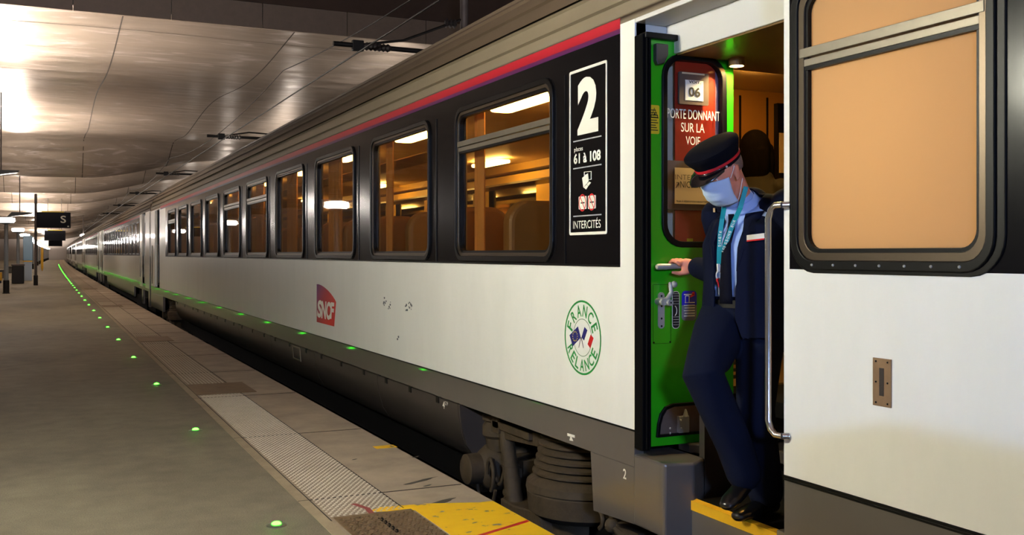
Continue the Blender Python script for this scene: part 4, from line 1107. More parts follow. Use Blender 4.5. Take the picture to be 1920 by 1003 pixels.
# kick recess at the foot of the door
def Dp(pts, Y=DY): return [ony(p, q, Y) for p, q in pts]
o1 = Dp([(1229,820),(1231,795),(1236,775),(1245,762),(1260,756),(1300,753),(1352,752),(1368,760),(1371,800)]); o1[-1] = (o1[-1][0], ony(1229, 820, DY)[1])
i1 = Dp([(1235,814),(1237,795),(1241,780),(1248,768),(1262,762),(1300,759),(1350,758),(1362,765),(1365,800)]); i1[-1] = (i1[-1][0], i1[0][1])
sub(MB().use('rubber').ring(o1, i1, g, -.014, .0), 'kick_recess_rim', bevel=.003)
mb = MB().use(mat('worn_steel', (150,132,120), .4, .7, noise=.15, nscale=12)).prism(i1, g, -.003, -.001); kr = sub(mb, 'kick_plate')
mb = MB().use('castm'); a, b, z0, z1 = Dr(1269, 779, 1288, 810); mb.box(a, b, DY-.02, DY, z0, z1); sub(mb, 'catch', bevel=.002); mb = MB().use('castm')
a, b, z0, z1 = Dr(1275, 766, 1287, 780); mb.tube([((a+b)/2, DY-.02, z0), ((a+b)/2, DY-.02, z1)], [.014, .004], 12)
for p, q in ((1256,803),(1256,812),(1276,788),(1277,803)): u, v = ony(p, q, DY-.02); mb.ball((u, DY-.022, v), .005, seg=8, rings=6)
sub(mb, 'catch_peg', bevel=.002)

# ---------------- other carriages ----------------
car2 = thing('passenger_car', (0, 0, 0), 'x', 'railway carriage', 'carriages of the train')
HW, L = 1.41, 26.3        # local frame: y from 0 to L, x from -HW to HW, z from rail level
zz = .58
def cbox(mb, x0, x1, y0, y1, z0, z1): return mb.box(x0, x1, y0, y1, z0+zz, z1+zz)
mb = MB().use('white')
for a, b in ((.0, 1.2), (2.2, 24.1), (25.1, L)): cbox(mb, -HW, HW if a == 2.2 else -HW+.1, a, b, ZW, ZB)
for a, b in ((0, 1.2), (2.2, 3.0), (23.3, 24.1), (25.1, L)): cbox(mb, -HW-.012, -HW+.1, a, b, ZW-.1, 2.46)
cbox(mb, -HW+.1, HW, 0, 2.2, ZW, 2.46); cbox(mb, -HW+.1, HW, 24.1, L, ZW, 2.46)
mb.build('side_panel', car2)
mb = MB().use('band'); cbox(mb, -HW, HW, 3.0, 23.3, ZB, ZT); mb.build('window_band', car2)
mb = MB().use('stripe'); cbox(mb, -HW-.002, HW, 3.0, 23.3, ZT, ZR); mb.build('waist_stripe', car2)
mb = MB().use('roof'); pr = [(x-CXL, z+zz) for x, z in prof]; v_, f_ = extrude_profile(pr, 0, L); mb.add(v_, f_)
for Yq in (0, L): mb.add([(x, Yq, z) for x, z in pr], [tuple(range(len(pr)))])
mb.build('roof', car2, smooth=25)
mb = MB().use('skirt'); cbox(mb, -HW, -HW+.05, 0, L, ZS, ZW); cbox(mb, -HW+.02, -HW+.07, 5.4, 20.8, .02, ZS)
for a in (0, 2.0, 23.8, 25.9): cbox(mb, -HW, -HW+.05, a, a+.4, -.05, ZS)
mb.build('skirt', car2)
mb = MB().use('dark'); cbox(mb, -HW+.15, HW-.15, .1, L-.1, -.2, ZW)
for yc in (3.7, 22.6):
    for dy in (-1.25, 1.25): mb.lathe((-.75, yc+dy, .45), [(0,-.06),(.45,-.06),(.45,.06),(0,.06)], 24, 'x')
    cbox(mb, -HW+.1, -HW+.3, yc-1.7, yc+1.7, -.35, .1)
mb.build('underframe', car2)
for i in range(14):
    a = 3.2+i*1.43
    o = MB().use('rubber').ring([(p, q+zz) for p, q in rrect(a, a+1.05, 1.32, 2.28, .09, 4)], [(p, q+zz) for p, q in rrect(a+.04, a+1.01, 1.36, 2.24, .06, 4)], fx(-HW), -.012, .0).build('window', car2)
    MB().use('dglass').prism([(p, q+zz) for p, q in rrect(a+.04, a+1.01, 1.36, 2.24, .06, 4)], fx(-HW), -.004, .0).build('pane', o)
for a in (1.25, 24.15):
    o = MB().use('white').box(-HW+.04, -HW+.1, a, a+.9, ZW+zz, 2.40+zz).build('door', car2)
    MB().use('dglass').box(-HW+.035, -HW+.04, a+.2, a+.7, 1.3+zz, 2.2+zz).build('pane', o)
for a in (1.1, 2.32, 24.0, 25.2): MB().use('chrome').tube([(-HW-.05, a, .7+zz), (-HW-.05, a, 1.5+zz)], .015, 6).build('grab_rail', car2)
mb = MB().use('rubber'); cbox(mb, -1.0, 1.0, -.28, -.0, .3, 2.9); mb.build('gangway_bellows', car2)
zr = -.58
ords = ['second carriage of the train, directly behind the nearest one', 'third carriage of the train counted from the camera', 'fourth carriage of the train counted from the camera', 'fifth carriage of the train counted from the camera', 'sixth carriage of the train, a thin sliver far away', 'seventh carriage of the train, almost at the vanishing point', 'last visible carriage of the train, at the vanishing point']
for k in range(7):
    c_ = car2 if k == 0 else copy_tree(car2)
    ya = 27.55+26.6*k; yb = ya+L; xa, xb = CXL+bend(ya), CXL+bend(yb)
    c_.location = (xa, ya, zr); c_.rotation_euler = (0, 0, -math.atan2(xb-xa, L)); c_['label'] = ords[k]
# far door of the near car: closed, set back
mb = MB().use('jamb'); mb.box(TX+.12, TX+.16, E0, E1, ZW, 2.43); mb.box(TX, TX+.16, E0, E1, 2.41, 2.43); fd_ = mb.build('closed_door', car)
mb = MB().use('dglass').box(TX+.115, TX+.12, E0+.25, E1-.25, 1.3, 2.25).build('pane', fd_)
for a in (E0-.06, E1+.06): MB().use('chrome').tube([(TX-.05, a, .6), (TX-.05, a, 1.55)], .014, 8).build('grab_rail', car)
# ---------------- people ----------------
from mathutils.bvhtree import BVHTree
V = Vector
class Soft:
    """closed lumps fused into one smooth surface by a voxel remesh"""
    def __init__(s): s.v = []; s.f = []
    def _add(s, v, f): o = len(s.v); s.v += v; s.f += [tuple(o+i for i in q) for q in f]
    def ell(s, c, r, ax=None, seg=20, rings=14):
        c = V(c); X, Y, Z = ax if ax else (V((1,0,0)), V((0,1,0)), V((0,0,1))); v = [c+Z*r[2]]; f = []
        for i in range(1, rings):
            p = math.pi*i/rings
            for k in range(seg):
                a = 2*math.pi*k/seg; v.append(c+X*(math.sin(p)*math.cos(a)*r[0])+Y*(math.sin(p)*math.sin(a)*r[1])+Z*(math.cos(p)*r[2]))
        v.append(c-Z*r[2]); n = len(v)-1
        for k in range(seg): f.append((0, 1+k, 1+(k+1) % seg)); f.append((n, n-seg+(k+1) % seg, n-seg+k))
        for i in range(rings-2):
            for k in range(seg): a = 1+i*seg; f.append((a+k, a+seg+k, a+seg+(k+1) % seg, a+(k+1) % seg))
        s._add(v, f); return s
    def loft(s, st, ux=None, seg=24, caps=True):       # st: (centre, r_along_ux, r_other)
        st = [(V(c), a, b) for c, a, b in st]; v = []; f = []
        rows = []
        for i, (c, a, b) in enumerate(st):
            t = (st[min(i+1, len(st)-1)][0]-st[max(i-1, 0)][0]).normalized()
            u = (V(ux) if ux else t.orthogonal()).copy()
            if not ux and i: u = lastu
            u = (u-t*u.dot(t)).normalized(); lastu = u; w_ = t.cross(u)
            rows.append((c, a, b, u, w_, t))
        full = []
        c, a, b, u, w_, t = rows[0]
        if caps: full += [(c-t*min(a, b)*math.sin(q), a*math.cos(q), b*math.cos(q), u, w_) for q in (1.35, 1.0, .5)]
        full += [(r[0], r[1], r[2], r[3], r[4]) for r in rows]
        c, a, b, u, w_, t = rows[-1]
        if caps: full += [(c+t*min(a, b)*math.sin(q), a*math.cos(q), b*math.cos(q), u, w_) for q in (.5, 1.0, 1.35)]
        for c, a, b, u, w_ in full:
            for k in range(seg): g_ = 2*math.pi*k/seg; v.append(c+u*(a*math.cos(g_))+w_*(b*math.sin(g_)))
        m = len(full)
        for i in range(m-1):
            for k in range(seg): k2 = (k+1) % seg; f.append((i*seg+k, i*seg+k2, (i+1)*seg+k2, (i+1)*seg+k))
        f.append(tuple(range(seg-1, -1, -1))); f.append(tuple((m-1)*seg+k for k in range(seg)))
        s._add(v, f); return s
    def limb(s, pts, rs, flat=None): return s.loft([(p, r if not flat else r*flat[0], r if not flat else r*flat[1]) for p, r in zip(pts, rs)])
    def build(s, name, m, parent, vox=.008, it=6, cut=None, solid=0):
        off = V((0,0,0)); p = parent
        while p is not None: off += p.location; p = p.parent
        me = bpy.data.meshes.new('tmp'); me.from_pydata([V(q)-off for q in s.v], [], s.f)
        bm = bmesh.new(); bm.from_mesh(me); bmesh.ops.recalc_face_normals(bm, faces=bm.faces); bm.to_mesh(me); bm.free()
        o = bpy.data.objects.new('tmp', me); COL.objects.link(o)
        r = o.modifiers.new('r', 'REMESH'); r.mode = 'VOXEL'; r.voxel_size = vox; r.adaptivity = 0
        if it: sm = o.modifiers.new('s', 'SMOOTH'); sm.iterations = it; sm.factor = .5
        dg = bpy.context.evaluated_depsgraph_get(); m2 = bpy.data.meshes.new_from_object(o.evaluated_get(dg)); bpy.data.objects.remove(o)
        if cut:
            bm = bmesh.new(); bm.from_mesh(m2)
            bmesh.ops.delete(bm, geom=[fc for fc in bm.faces if cut(fc.calc_center_median()+off)], context='FACES')
            bv = [x for x in bm.verts if x.is_boundary]
            for _ in range(6): bmesh.ops.smooth_vert(bm, verts=bv, factor=.5, use_axis_x=True, use_axis_y=True, use_axis_z=True)
            bm.to_mesh(m2); bm.free()
        m2.name = name; m2.materials.clear(); m2.materials.append(M[m])
        m2.polygons.foreach_set('material_index', [0]*len(m2.polygons)); m2.polygons.foreach_set('use_smooth', [True]*len(m2.polygons))
        ob = bpy.data.objects.new(name, m2); COL.objects.link(ob); ob.parent = parent
        if solid: q = ob.modifiers.new('thickness', 'SOLIDIFY'); q.thickness = solid; q.offset = 0
        return ob, BVHTree.FromPolygons([v_.co+off for v_ in m2.vertices], [tuple(p_.vertices) for p_ in m2.polygons])
def ray(px, py, *trees):
    o_ = V((0, 0, H)); d = (wp(px, py, 1.0)-o_).normalized(); best = None
    for t in trees:
        h_ = t.ray_cast(o_, d)
        if h_[0] is not None and (best is None or h_[3] < best[3]): best = h_
    return best
M['skin'] = mat('skin', (222,140,112), .5, sss=.12, noise=.06, nscale=25)
M['navy'] = mat('navy_uniform_cloth', (15,20,40), .9, spec=.08, noise=.06, nscale=40)
M['navyt'] = mat('navy_trouser_cloth', (20,25,42), .9, spec=.08, noise=.05, nscale=14)
M['shirt'] = mat('light_blue_shirt', (150,176,226), .75, noise=.04, nscale=9, bump=.1, bscale=12)
M['tie'] = mat('dark_tie', (11,12,26), .8, spec=.1)
M['capb'] = mat('cap_black_felt', (10,11,20), .9, spec=.1)
M['capred'] = mat('cap_red_band', (196,16,34), .55)
M['patent'] = mat('visor_patent', (10,10,14), .18, coat=.8)
M['teal'] = mat('teal_lanyard', (0,150,160), .6)
M['mask'] = mat('surgical_mask', (186,208,238), .8)
M['strap'] = mat('mask_strap', (240,236,232), .7)
M['greyhair'] = mat('grey_hair', (120,92,78), .8, noise=.3, nscale=160)
M['shoe'] = mat('black_leather_shoe', (12,11,12), .3, coat=.4)
M['darkhair'] = mat('dark_brown_hair', (9,6,5), .9, spec=.05, noise=.4, nscale=50, stretch=(1,1,.1))
M['coat'] = mat('dark_coat', (20,18,20), .8)

FD = V((-.955, -.295, 0)).normalized(); UD = V((.295, -.955, 0)).normalized()       # facing, towards his left
ZU = V((0,0,1))
pel = V((2.653,3.373,1.09)); shc = V((2.690,3.369,1.50))
sR, sL = V((2.640,3.535,1.505)), V((2.738,3.20,1.535))
eR, wR = V((2.715,3.545,1.235)), V((2.688,3.775,1.284))
eL, wL = V((2.87,3.07,1.25)), V((2.80,2.985,1.03))
hR, hL = pel-UD*.085, pel+UD*.085
kR, aR = V((2.365,3.262,.862)), V((2.571,3.268,.475))
kL, aL = V((2.655,3.30,.70)), V((2.735,3.335,.335))
man = thing('person', (2.70,3.33,.2475), 'person in navy uniform, peaked cap and face mask stepping down from the open carriage door', 'person')
hc = V((2.517,3.349,1.672))
hf = (V((-.985,-.17,0)).normalized()*math.cos(R(30))-ZU*math.sin(R(30))).normalized()
hs = hf.cross(ZU).normalized(); hs = -hs if hs.dot(UD) < 0 else hs                # his left
hu = hs.cross(hf).normalized(); hu = hu if hu.z > 0 else -hu
HP = lambda f, s, u: hc+hf*f+hs*s+hu*u
ax = (hs, hf, hu)
b = Soft()
b.ell(HP(-.012,0,.022), (.076,.097,.090), ax); b.ell(HP(.022,0,-.045), (.058,.066,.066), ax); b.ell(HP(.05,0,-.092), (.028,.030,.022), ax)
b.ell(HP(.078,0,.024), (.052,.018,.014), ax)
b.limb([HP(.088,0,.012), HP(.097,0,-.012), HP(.100,0,-.028)], [.009,.010,.012]); b.ell(HP(.094,0,-.062), (.026,.010,.008), ax)
for s_ in (-1, 1):
    b.ell(HP(.062,.040*s_,-.022), (.022,.018,.020), ax)
    b.ell(HP(-.006,.079*s_,-.004), (.008,.018,.032), ax); b.ell(HP(-.010,.084*s_,.014), (.006,.016,.014), ax); b.ell(HP(.002,.080*s_,-.028), (.006,.010,.010), ax)
nb = V((2.655,3.375,1.515))
b.limb([nb, nb.lerp(HP(-.03,0,-.05), .55), HP(-.028,0,-.03)], [.066,.060,.062])
b.loft([(pel-ZU*.02, .145, .10), (pel+ZU*.12, .135,.092), (pel+ZU*.27,.15,.10), (shc-ZU*.03,.16,.085)], UD)
for S_, E_, W_ in ((sR,eR,wR),(sL,eL,wL)):
    b.limb([S_, S_.lerp(E_,.5), E_, E_.lerp(W_,.4), W_], [.052,.045,.038,.037,.026])
for h_, k_, a_ in ((hR,kR,aR),(hL,kL,aL)):
    b.limb([h_, h_.lerp(k_,.5), k_, k_.lerp(a_,.35), a_], [.088,.072,.05,.05,.034])
# right hand closing on the pull handle
cz = c_z = ony(1240, 500, DY-.05)[1]
b.loft([(wR, .028, .019), (wR.lerp(V((2.65,3.797,cz+.003)), .5), .034, .019), (V((2.652,3.797,cz+.004)), .036, .017)], ZU)
for i in range(4):
    x = 2.606+.0205*i; l = (1, 1.08, 1.04, .88)[i]
    b.limb([V((x+.018,3.797,cz+.012-.002*i)), V((x+.006,3.800,cz+.022*l)), V((x,3.826,cz+.030*l)), V((x,3.850,cz+.018)), V((x+.002,3.848,cz-.006))], [.0098,.0098,.0095,.0088,.0078])
b.limb([V((2.685,3.785,cz-.010)), V((2.658,3.792,cz-.026)), V((2.628,3.808,cz-.031)), V((2.600,3.817,cz-.026))], [.014,.0125,.0105,.0085])
# left hand hanging, lightly curled
hd = (wL-eL).normalized(); hx = V((0,1,0)); hx = (hx-hd*hx.dot(hd)).normalized(); hn = hd.cross(hx)
pc = wL+hd*.055
b.loft([(wL, .026,.018), (pc, .038,.015), (wL+hd*.09,.040,.013)], hx)
for i in range(4):
    o_ = hx*(-.030+.020*i); l = (.9,1,.95,.78)[i]; q0 = wL+hd*.09+o_
    b.limb([q0, q0+hd*.036*l+hn*.004, q0+hd*.060*l+hn*.018, q0+hd*.074*l+hn*.034], [.0095,.009,.0085,.0075])
q0 = wL+hd*.03-hx*.028; b.limb([q0, q0+hd*.028-hx*.022+hn*.01, q0+hd*.055-hx*.026+hn*.024], [.013,.011,.009])
body, bt = b.build('body', 'skin', man, .0048, 4)
# eyes and brows
for s_ in (-1, 1):
    mb = MB().use('ltext'); mb.ball(HP(.070,.031*s_,.002), .009, seg=12, rings=8); mb.use('shoe'); mb.ball(HP(.079,.031*s_,-.001), .0048, seg=10, rings=8); mb.build('eye', man, smooth=60)
    mb = MB().use('skin'); mb.tube([HP(.081,.031*s_+.014*q,.006-.003*abs(q)) for q in (-1,-.5,0,.5,1)], [.003,.006,.007,.006,.003], 8); mb.build('eyelid', man, smooth=60)
    MB().use('greyhair').tube([HP(.090-.02*abs(q+.2)**2,.032*s_+.018*q*s_,.024-.003*q) for q in (-1,-.5,0,.5,1)], [.002,.004,.004,.0035,.002], 6).build('eyebrow', man, smooth=60)
# hair at the temples and back of the head
hb = Soft(); hb.ell(HP(-.022,0,.022), (.079,.093,.088), ax)
hair, _ = hb.build('hair', 'greyhair', man, .004, 2, cut=lambda p: ((p-hc).dot(hu) < .018 and (p-hc).dot(hf) > -.03) or (p-hc).dot(hf) > .042 or (p-hc).dot(hu) < -.012)
# cap
cb = HP(-.008,0,.040); cu = (hu+hf*.04).normalized(); cf = (hf-cu*hf.dot(cu)).normalized(); cs = hs
CP = lambda f, s, u: cb+cf*f+cs*s+cu*u
def capring(mb, rows, seg=40, close=True):
    vv = []; fs = []
    for (a, b_, h_, fo) in rows:
        for k in range(seg): t = 2*math.pi*k/seg; vv.append(CP(fo+b_*math.cos(t), a*math.sin(t), h_))
    for i in range(len(rows)-1):
        for k in range(seg): k2 = (k+1) % seg; fs.append((i*seg+k, i*seg+k2, (i+1)*seg+k2, (i+1)*seg+k))
    fs.append(tuple((len(rows)-1)*seg+k for k in range(seg))); fs.append(tuple(range(seg))); mb.add(vv, fs)
mb = MB().use('capb'); capring(mb, [(.084,.104,-.004,0),(.086,.106,.0,0),(.087,.107,.012,0),(.089,.109,.026,0),(.100,.121,.050,.004),(.1085,.129,.068,.006),(.108,.128,.078,.006),(.098,.118,.086,.004),(.07,.085,.092,0),(.03,.035,.094,0)])
capo = mb.build('cap', man, smooth=40)
mb = MB().use('capred'); capring(mb, [(.0880,.1080,.010,0),(.0892,.1092,.0105,0),(.0900,.110,.0215,0),(.0885,.1085,.022,0)]); mb.build('red_band', capo, smooth=40)
mb = MB().use('patent'); n = 22; vv = []; fs = []
for lay in (0, .003):
    for k in range(n+1):
        t = R(-66+132*k/n); e_ = math.cos(t)**.8 if math.cos(t) > 0 else 0
        vv.append(CP(.104*math.cos(t), .086*math.sin(t), .006+lay)); vv.append(CP((.104+.014)*math.cos(t)+.030*e_, .092*math.sin(t), .006-.010*e_+lay)); vv.append(CP((.104+.02)*math.cos(t)+.044*e_, .094*math.sin(t), .006-.024*e_+lay))
m3 = 3*(n+1)
for k in range(n):
    for r_ in (0, 1):
        a = k*3+r_; fs += [(a, a+3, a+4, a+1), (m3+a, m3+a+1, m3+a+4, m3+a+3)]
    a = k*3; fs += [(a+2, a+5, m3+a+5, m3+a+2), (a, m3+a, m3+a+3, a+3)]
mb.add(vv, fs); mb.build('visor', capo, smooth=50)
mb = MB().use('castm'); 
for s_ in (-1, 1): mb.ball(CP(.045, .0815*s_, .004), .005, seg=10, rings=8)
mb.build('strap_button', capo, smooth=60)
MB().use('patent').tube([CP(.108*math.cos(R(q))+.002, .0875*math.sin(R(q)), .007) for q in range(-64, 65, 8)], .0035, 8).build('chin_strap', capo, smooth=60)
# mask : pleated sheet over nose, mouth and chin
mb = MB().use('mask'); nu_, nv = 26, 18; vv = []
for j in range(nv+1):
    v = j/nv
    for i in range(nu_+1):
        t = R(-72+144*i/nu_); ft = .107-.008*abs(v-.45)*2-.026*max(0, v-.62)**1.3*4; wd = .078-.012*v
        nose = .014*math.exp(-(t/.32)**2)*math.exp(-((v-.18)/.25)**2)
        pl = (.0035*((v*4.2) % 1)-.0015)*math.cos(t)*(1 if .1 < v < .9 else .3)
        vv.append(HP(ft*math.cos(t)**.75*.98+nose+pl, wd*math.sin(t)*1.02, -.002-.116*v+.010*(1-abs(t)/1.26)*(1-v)-.006*abs(math.sin(t))*0))
mb.add(vv, [(j*(nu_+1)+i, j*(nu_+1)+i+1, (j+1)*(nu_+1)+i+1, (j+1)*(nu_+1)+i) for j in range(nv) for i in range(nu_)])
mk = mb.build('face_mask', man, smooth=70); sd = mk.modifiers.new('thickness', 'SOLIDIFY'); sd.thickness = .002
for s_ in (-1, 1):
    mb = MB().use('strap')
    mb.tube([HP(.034,.0755*s_,-.010), HP(.018,.084*s_,.010), HP(.004,.090*s_,.030)], .0015, 6)
    mb.tube([HP(.028,.066*s_,-.112), HP(.008,.080*s_,-.075), HP(-.012,.091*s_,-.036)], .0015, 6)
    mb.build('ear_loop', mk)
# shirt, tie
s1 = Soft(); s1.loft([(pel-ZU*.0,.158,.112),(pel+ZU*.12,.15,.115),(pel+ZU*.27,.162,.112),(shc-ZU*.06,.168,.100),(shc+ZU*.0,.15,.108),(nb-ZU*.005+FD*.012,.095,.095),(nb+ZU*.02-V((.01,0,0)),.072,.072),(nb.lerp(HP(-.03,0,-.05), .30),.070,.070)], UD)
shirt, st_ = s1.build('shirt', 'shirt', man, .007, 5)
# trousers
t1 = Soft(); t1.loft([(pel-ZU*.06,.165,.118),(pel+ZU*.05,.160,.120)], UD)
t1.limb([hR-ZU*.01, hR.lerp(kR,.35), hR.lerp(kR,.75), kR, kR.lerp(aR,.3), kR.lerp(aR,.75), aR-ZU*.025], [.112,.108,.092,.084,.078,.074,.072])
t1.limb([hL-ZU*.01, hL.lerp(kL,.45), kL, kL.lerp(aL,.4), aL+ZU*.01], [.108,.094,.078,.076,.074])
tr, tt = t1.build('trousers', 'navyt', man, .007, 5)
mb = MB().use('shoe'); seg = 30
def bandloop(rows):
    vv = []; fs = []
    for z, a, b_ in rows:
        for k in range(seg): t = 2*math.pi*k/seg; q = V((pel.x, pel.y, z))+UD*(a*math.cos(t))+FD*(b_*math.sin(t)); vv.append(q)
    for k in range(seg): k2 = (k+1) % seg; fs.append((k, k2, seg+k2, seg+k))
    return vv, fs
v_, f_ = bandloop([(1.118,.168,.126),(1.150,.166,.125)]); mb.add(v_, f_); mb.build('belt', man, smooth=60)
# shoes
def shoe(a, toe, sole):
    sh = Soft(); d = (toe-a); heel = a-V((d.x,d.y,0)).normalized()*.055; up = ZU
    side = d.cross(ZU).normalized()
    mid = a.lerp(toe, .5); z0 = sole
    if sole is not None:
        Z = lambda p, h_: V((p.x, p.y, sole+h_))
        sh.loft([(Z(heel,.035), .030,.033),(Z(a,.04),.036,.038),(Z(mid,.032),.042,.030),(Z(a.lerp(toe,.8),.026),.044,.024),(Z(toe,.022),.034,.020)], side)
        sh.limb([Z(a,.05), Z(a,.11)], [.036,.042])
    else:
        dn = d.normalized(); nrm = side.cross(dn); nrm = nrm if nrm.z < 0 else -nrm
        sh.loft([(a-dn*.04+nrm*.045,.030,.030),(a+nrm*.045,.036,.036),(mid+nrm*.035,.042,.029),(a.lerp(toe,.8)+nrm*.025,.044,.024),(toe+nrm*.02,.034,.020)], side)
        sh.limb([a+nrm*.03, a-nrm*.05], [.038,.042])
    return sh.build('shoe', 'shoe', man, .005, 4)
shoe(aL, aL+(FD*.18+UD*-.01)-ZU*.05, .2475)
shoe(aR-ZU*.02, aR+FD*.13-ZU*.12, None)
# jacket, open at the front
j1 = Soft()
j1.loft([(pel-ZU*.11+UD*.01,.196,.150),(pel+ZU*.02,.186,.142),(pel+ZU*.13,.178,.136),(pel+ZU*.27,.188,.134),(shc-ZU*.05,.188,.118),(shc+ZU*.0,.135,.095),(shc+ZU*.045,.080,.074)], UD)
j1.limb([sR+ZU*.0, sR.lerp(eR,.5), eR, eR.lerp(wR,.5), wR.lerp(eR,.12)], [.070,.062,.058,.052,.046])
j1.limb([sL+ZU*.0, sL.lerp(eL,.5), eL, eL.lerp(wL,.5), wL.lerp(eL,.1)], [.072,.064,.058,.052,.046])
cr_ = [nb+UD*(.088*math.sin(t))+FD*(.080*math.cos(t))+ZU*(.02+.038*(1-math.cos(t))/2) for t in [R(q) for q in range(50, 311, 20)]]
j1.limb(cr_, [.014]+[.019]*(len(cr_)-2)+[.014])
j1.limb([sL-ZU*.01, sL.lerp(nb+ZU*.035, .5), nb+ZU*.03+UD*.05], [.055,.045,.03]); j1.limb([sR-ZU*.01, sR.lerp(nb+ZU*.03, .5), nb+ZU*.025-UD*.05], [.055,.045,.03])
def opening(p):
    q = p-V((pel.x, pel.y, 0)); f = q.dot(FD); u = q.dot(UD); z = p.z
    if z < pel.z-.095: return True
    if (p-wR).length < .030: return True
    if f < .0: return False
    if z > 1.08: w0, w1 = -.050-.012*max(0, (z-1.3))/.2, .050+.03*max(0, (z-1.25))/.2
    else: w0, w1 = -.050-.55*(1.08-z), .050+.4*(1.08-z)
    return w0 < u < w1
jk, jt = j1.build('jacket', 'navy', man, .0065, 6, cut=opening, solid=.006)
# lapels
def surf(u, z, lift=.006):
    o_ = V((pel.x, pel.y, z))+UD*u+FD*.6; h_ = jt.ray_cast(o_, -FD); g_ = st_.ray_cast(o_, -FD)
    c = [x for x in (h_, g_) if x[0] is not None]
    p = max(c, key=lambda x: x[0].dot(FD))[0] if c else V((pel.x, pel.y, z))+UD*u+FD*.12
    return p+FD*lift
for s_ in (-1, 1):
    rows = []
    for k in range(11):
        t = k/10; z = 1.505-.235*t; inner = (.058-.010*t) if s_ > 0 else (.058-.006*t); wd = .060*(1-t)**.8+.006
        if k == 3: wd += .012
        rows.append([surf(s_*(inner-.004+wd*q), z+.012*q*(1 if k < 3 else -.5), .008-.003*q) for q in (0, .5, 1)])
    mb = MB().use('navy'); vv = [p for r_ in rows for p in r_]
    mb.add(vv, [(3*i+j, 3*i+j+1, 3*i+3+j+1, 3*i+3+j) for i in range(10) for j in range(2)]); l_ = mb.build('lapel', jk, smooth=60); q = l_.modifiers.new('thickness', 'SOLIDIFY'); q.thickness = .004
# collar of the shirt and tie
cd = (HP(-.03,0,-.05)-nb).normalized(); cc = nb.lerp(HP(-.03,0,-.05), .30); cx_ = UD; cy_ = cd.cross(cx_).normalized(); cy_ = cy_ if cy_.dot(FD) > 0 else -cy_
mb = MB().use('shirt'); vv = []; seg = 36
for h_, r_ in ((-.030,.078),(.0,.073),(.020,.069),(.018,.073),(-.012,.084)):
    for k in range(seg): t = 2*math.pi*k/seg; vv.append(cc+cd*(h_+.010*math.cos(t)*0)+cx_*(r_*math.sin(t))+cy_*(r_*math.cos(t)))
mb.add(vv, [(i*seg+k, i*seg+(k+1) % seg, (i+1)*seg+(k+1) % seg, (i+1)*seg+k) for i in range(4) for k in range(seg)]); mb.build('collar', shirt, smooth=60)
for s_ in (-1, 1):
    a0 = cc+cy_*.078+cd*.004; mb = MB().use('shirt')
    mb.add([a0+cx_*s_*.004, a0+cx_*s_*.05-cy_*.020+cd*.004, a0+cx_*s_*.062-cy_*.020-cd*.040, a0+cx_*s_*.030-cd*.050+cy_*.008], [(0,1,2,3)]); q = mb.build('collar_point', shirt).modifiers.new('thickness', 'SOLIDIFY'); q.thickness = .003
kn = cc+cy_*.082-cd*.018
mb = MB().use('tie'); mb.ball(kn, .0125, 1, .8, 1.2); mb.build('tie_knot', man, smooth=60)
rows = []
for k in range(13):
    z = 1.505-.37*k/12; wd = .014+.018*k/12; rows.append([surf(-.002+wd*q, z, .010) for q in (-1, 0, 1)])
mb = MB().use('tie'); vv = [p for r_ in rows for p in r_]; mb.add(vv, [(3*i+j, 3*i+j+1, 3*i+3+j+1, 3*i+3+j) for i in range(12) for j in range(2)]); o_ = mb.build('tie', man, smooth=60)
q = o_.modifiers.new('thickness', 'SOLIDIFY'); q.thickness = .004
# lanyard with keys
def srf(px, py, lift=.012):
    h_ = ray(px, py, jt, st_)
    if h_ is None: h_ = (wp(px, py, 4.1),)
    return h_[0]+(V((0,0,H))-h_[0]).normalized()*lift
def ribbon(mb, pts, w_):
    pts = [V(p) for p in pts]; vv = []
    for i, p in enumerate(pts):
        t = (pts[min(i+1, len(pts)-1)]-pts[max(i-1, 0)]).normalized(); n_ = (V((0,0,H))-p).normalized(); s__ = t.cross(n_).normalized(); vv += [p-s__*w_/2, p+s__*w_/2]
    mb.add(vv, [(2*i, 2*i+1, 2*i+3, 2*i+2) for i in range(len(pts)-1)])
L1 = [srf(1358, 388, .03), srf(1354, 410, .03), srf(1350, 440, .022), srf(1348.5, 470, .016), srf(1348, 496)]
L2 = [srf(1399, 350, .03), srf(1388, 390, .04), srf(1374, 420, .034), srf(1361, 455, .024), srf(1352, 480, .016), srf(1349.5, 497)]
mb = MB().use('teal'); ribbon(mb, L1, .019); ribbon(mb, L2, .019)
lan = mb.build('lanyard', man); q = lan.modifiers.new('thickness', 'SOLIDIFY'); q.thickness = .0015
def along(pts, fr, off=.002):
    A, B = pts; d = (B-A); n_ = (V((0,0,H))-A).normalized(); s__ = d.normalized().cross(n_).normalized()
    return lambda u, v, w_=0: A+d*u+s__*v+n_*off
mb = MB().use('ltext')
def ribbon_text(mb, s, pts, start, step, size):
    P_ = [V(p) for p in pts]; cum = [0]
    for a_, b_ in zip(P_, P_[1:]): cum.append(cum[-1]+(b_-a_).length)
    for i, ch in enumerate(s):
        if ch == ' ': continue
        q = start+i*step; k = max(j for j in range(len(cum)-1) if cum[j] <= q); t = (P_[k+1]-P_[k]).normalized(); A = P_[k]+t*(q-cum[k])
        n_ = (V((0,0,H))-A).normalized(); sd = n_.cross(t).normalized()
        mb.text(ch, lambda u, v, w_=0: A+t*u+sd*v+n_*.0035, 0, step*.72 if ch != 'I' else step*.2, -size/2, size/2, .02)
ribbon_text(mb, 'AGISSONS SUR', L2[::-1], .055, .0125, .011)
ribbon_text(mb, 'SÛRETÉ', L1[::-1], .075, .0125, .011)
mb.build('lanyard_lettering', lan)
k0 = srf(1348, 500, .014)
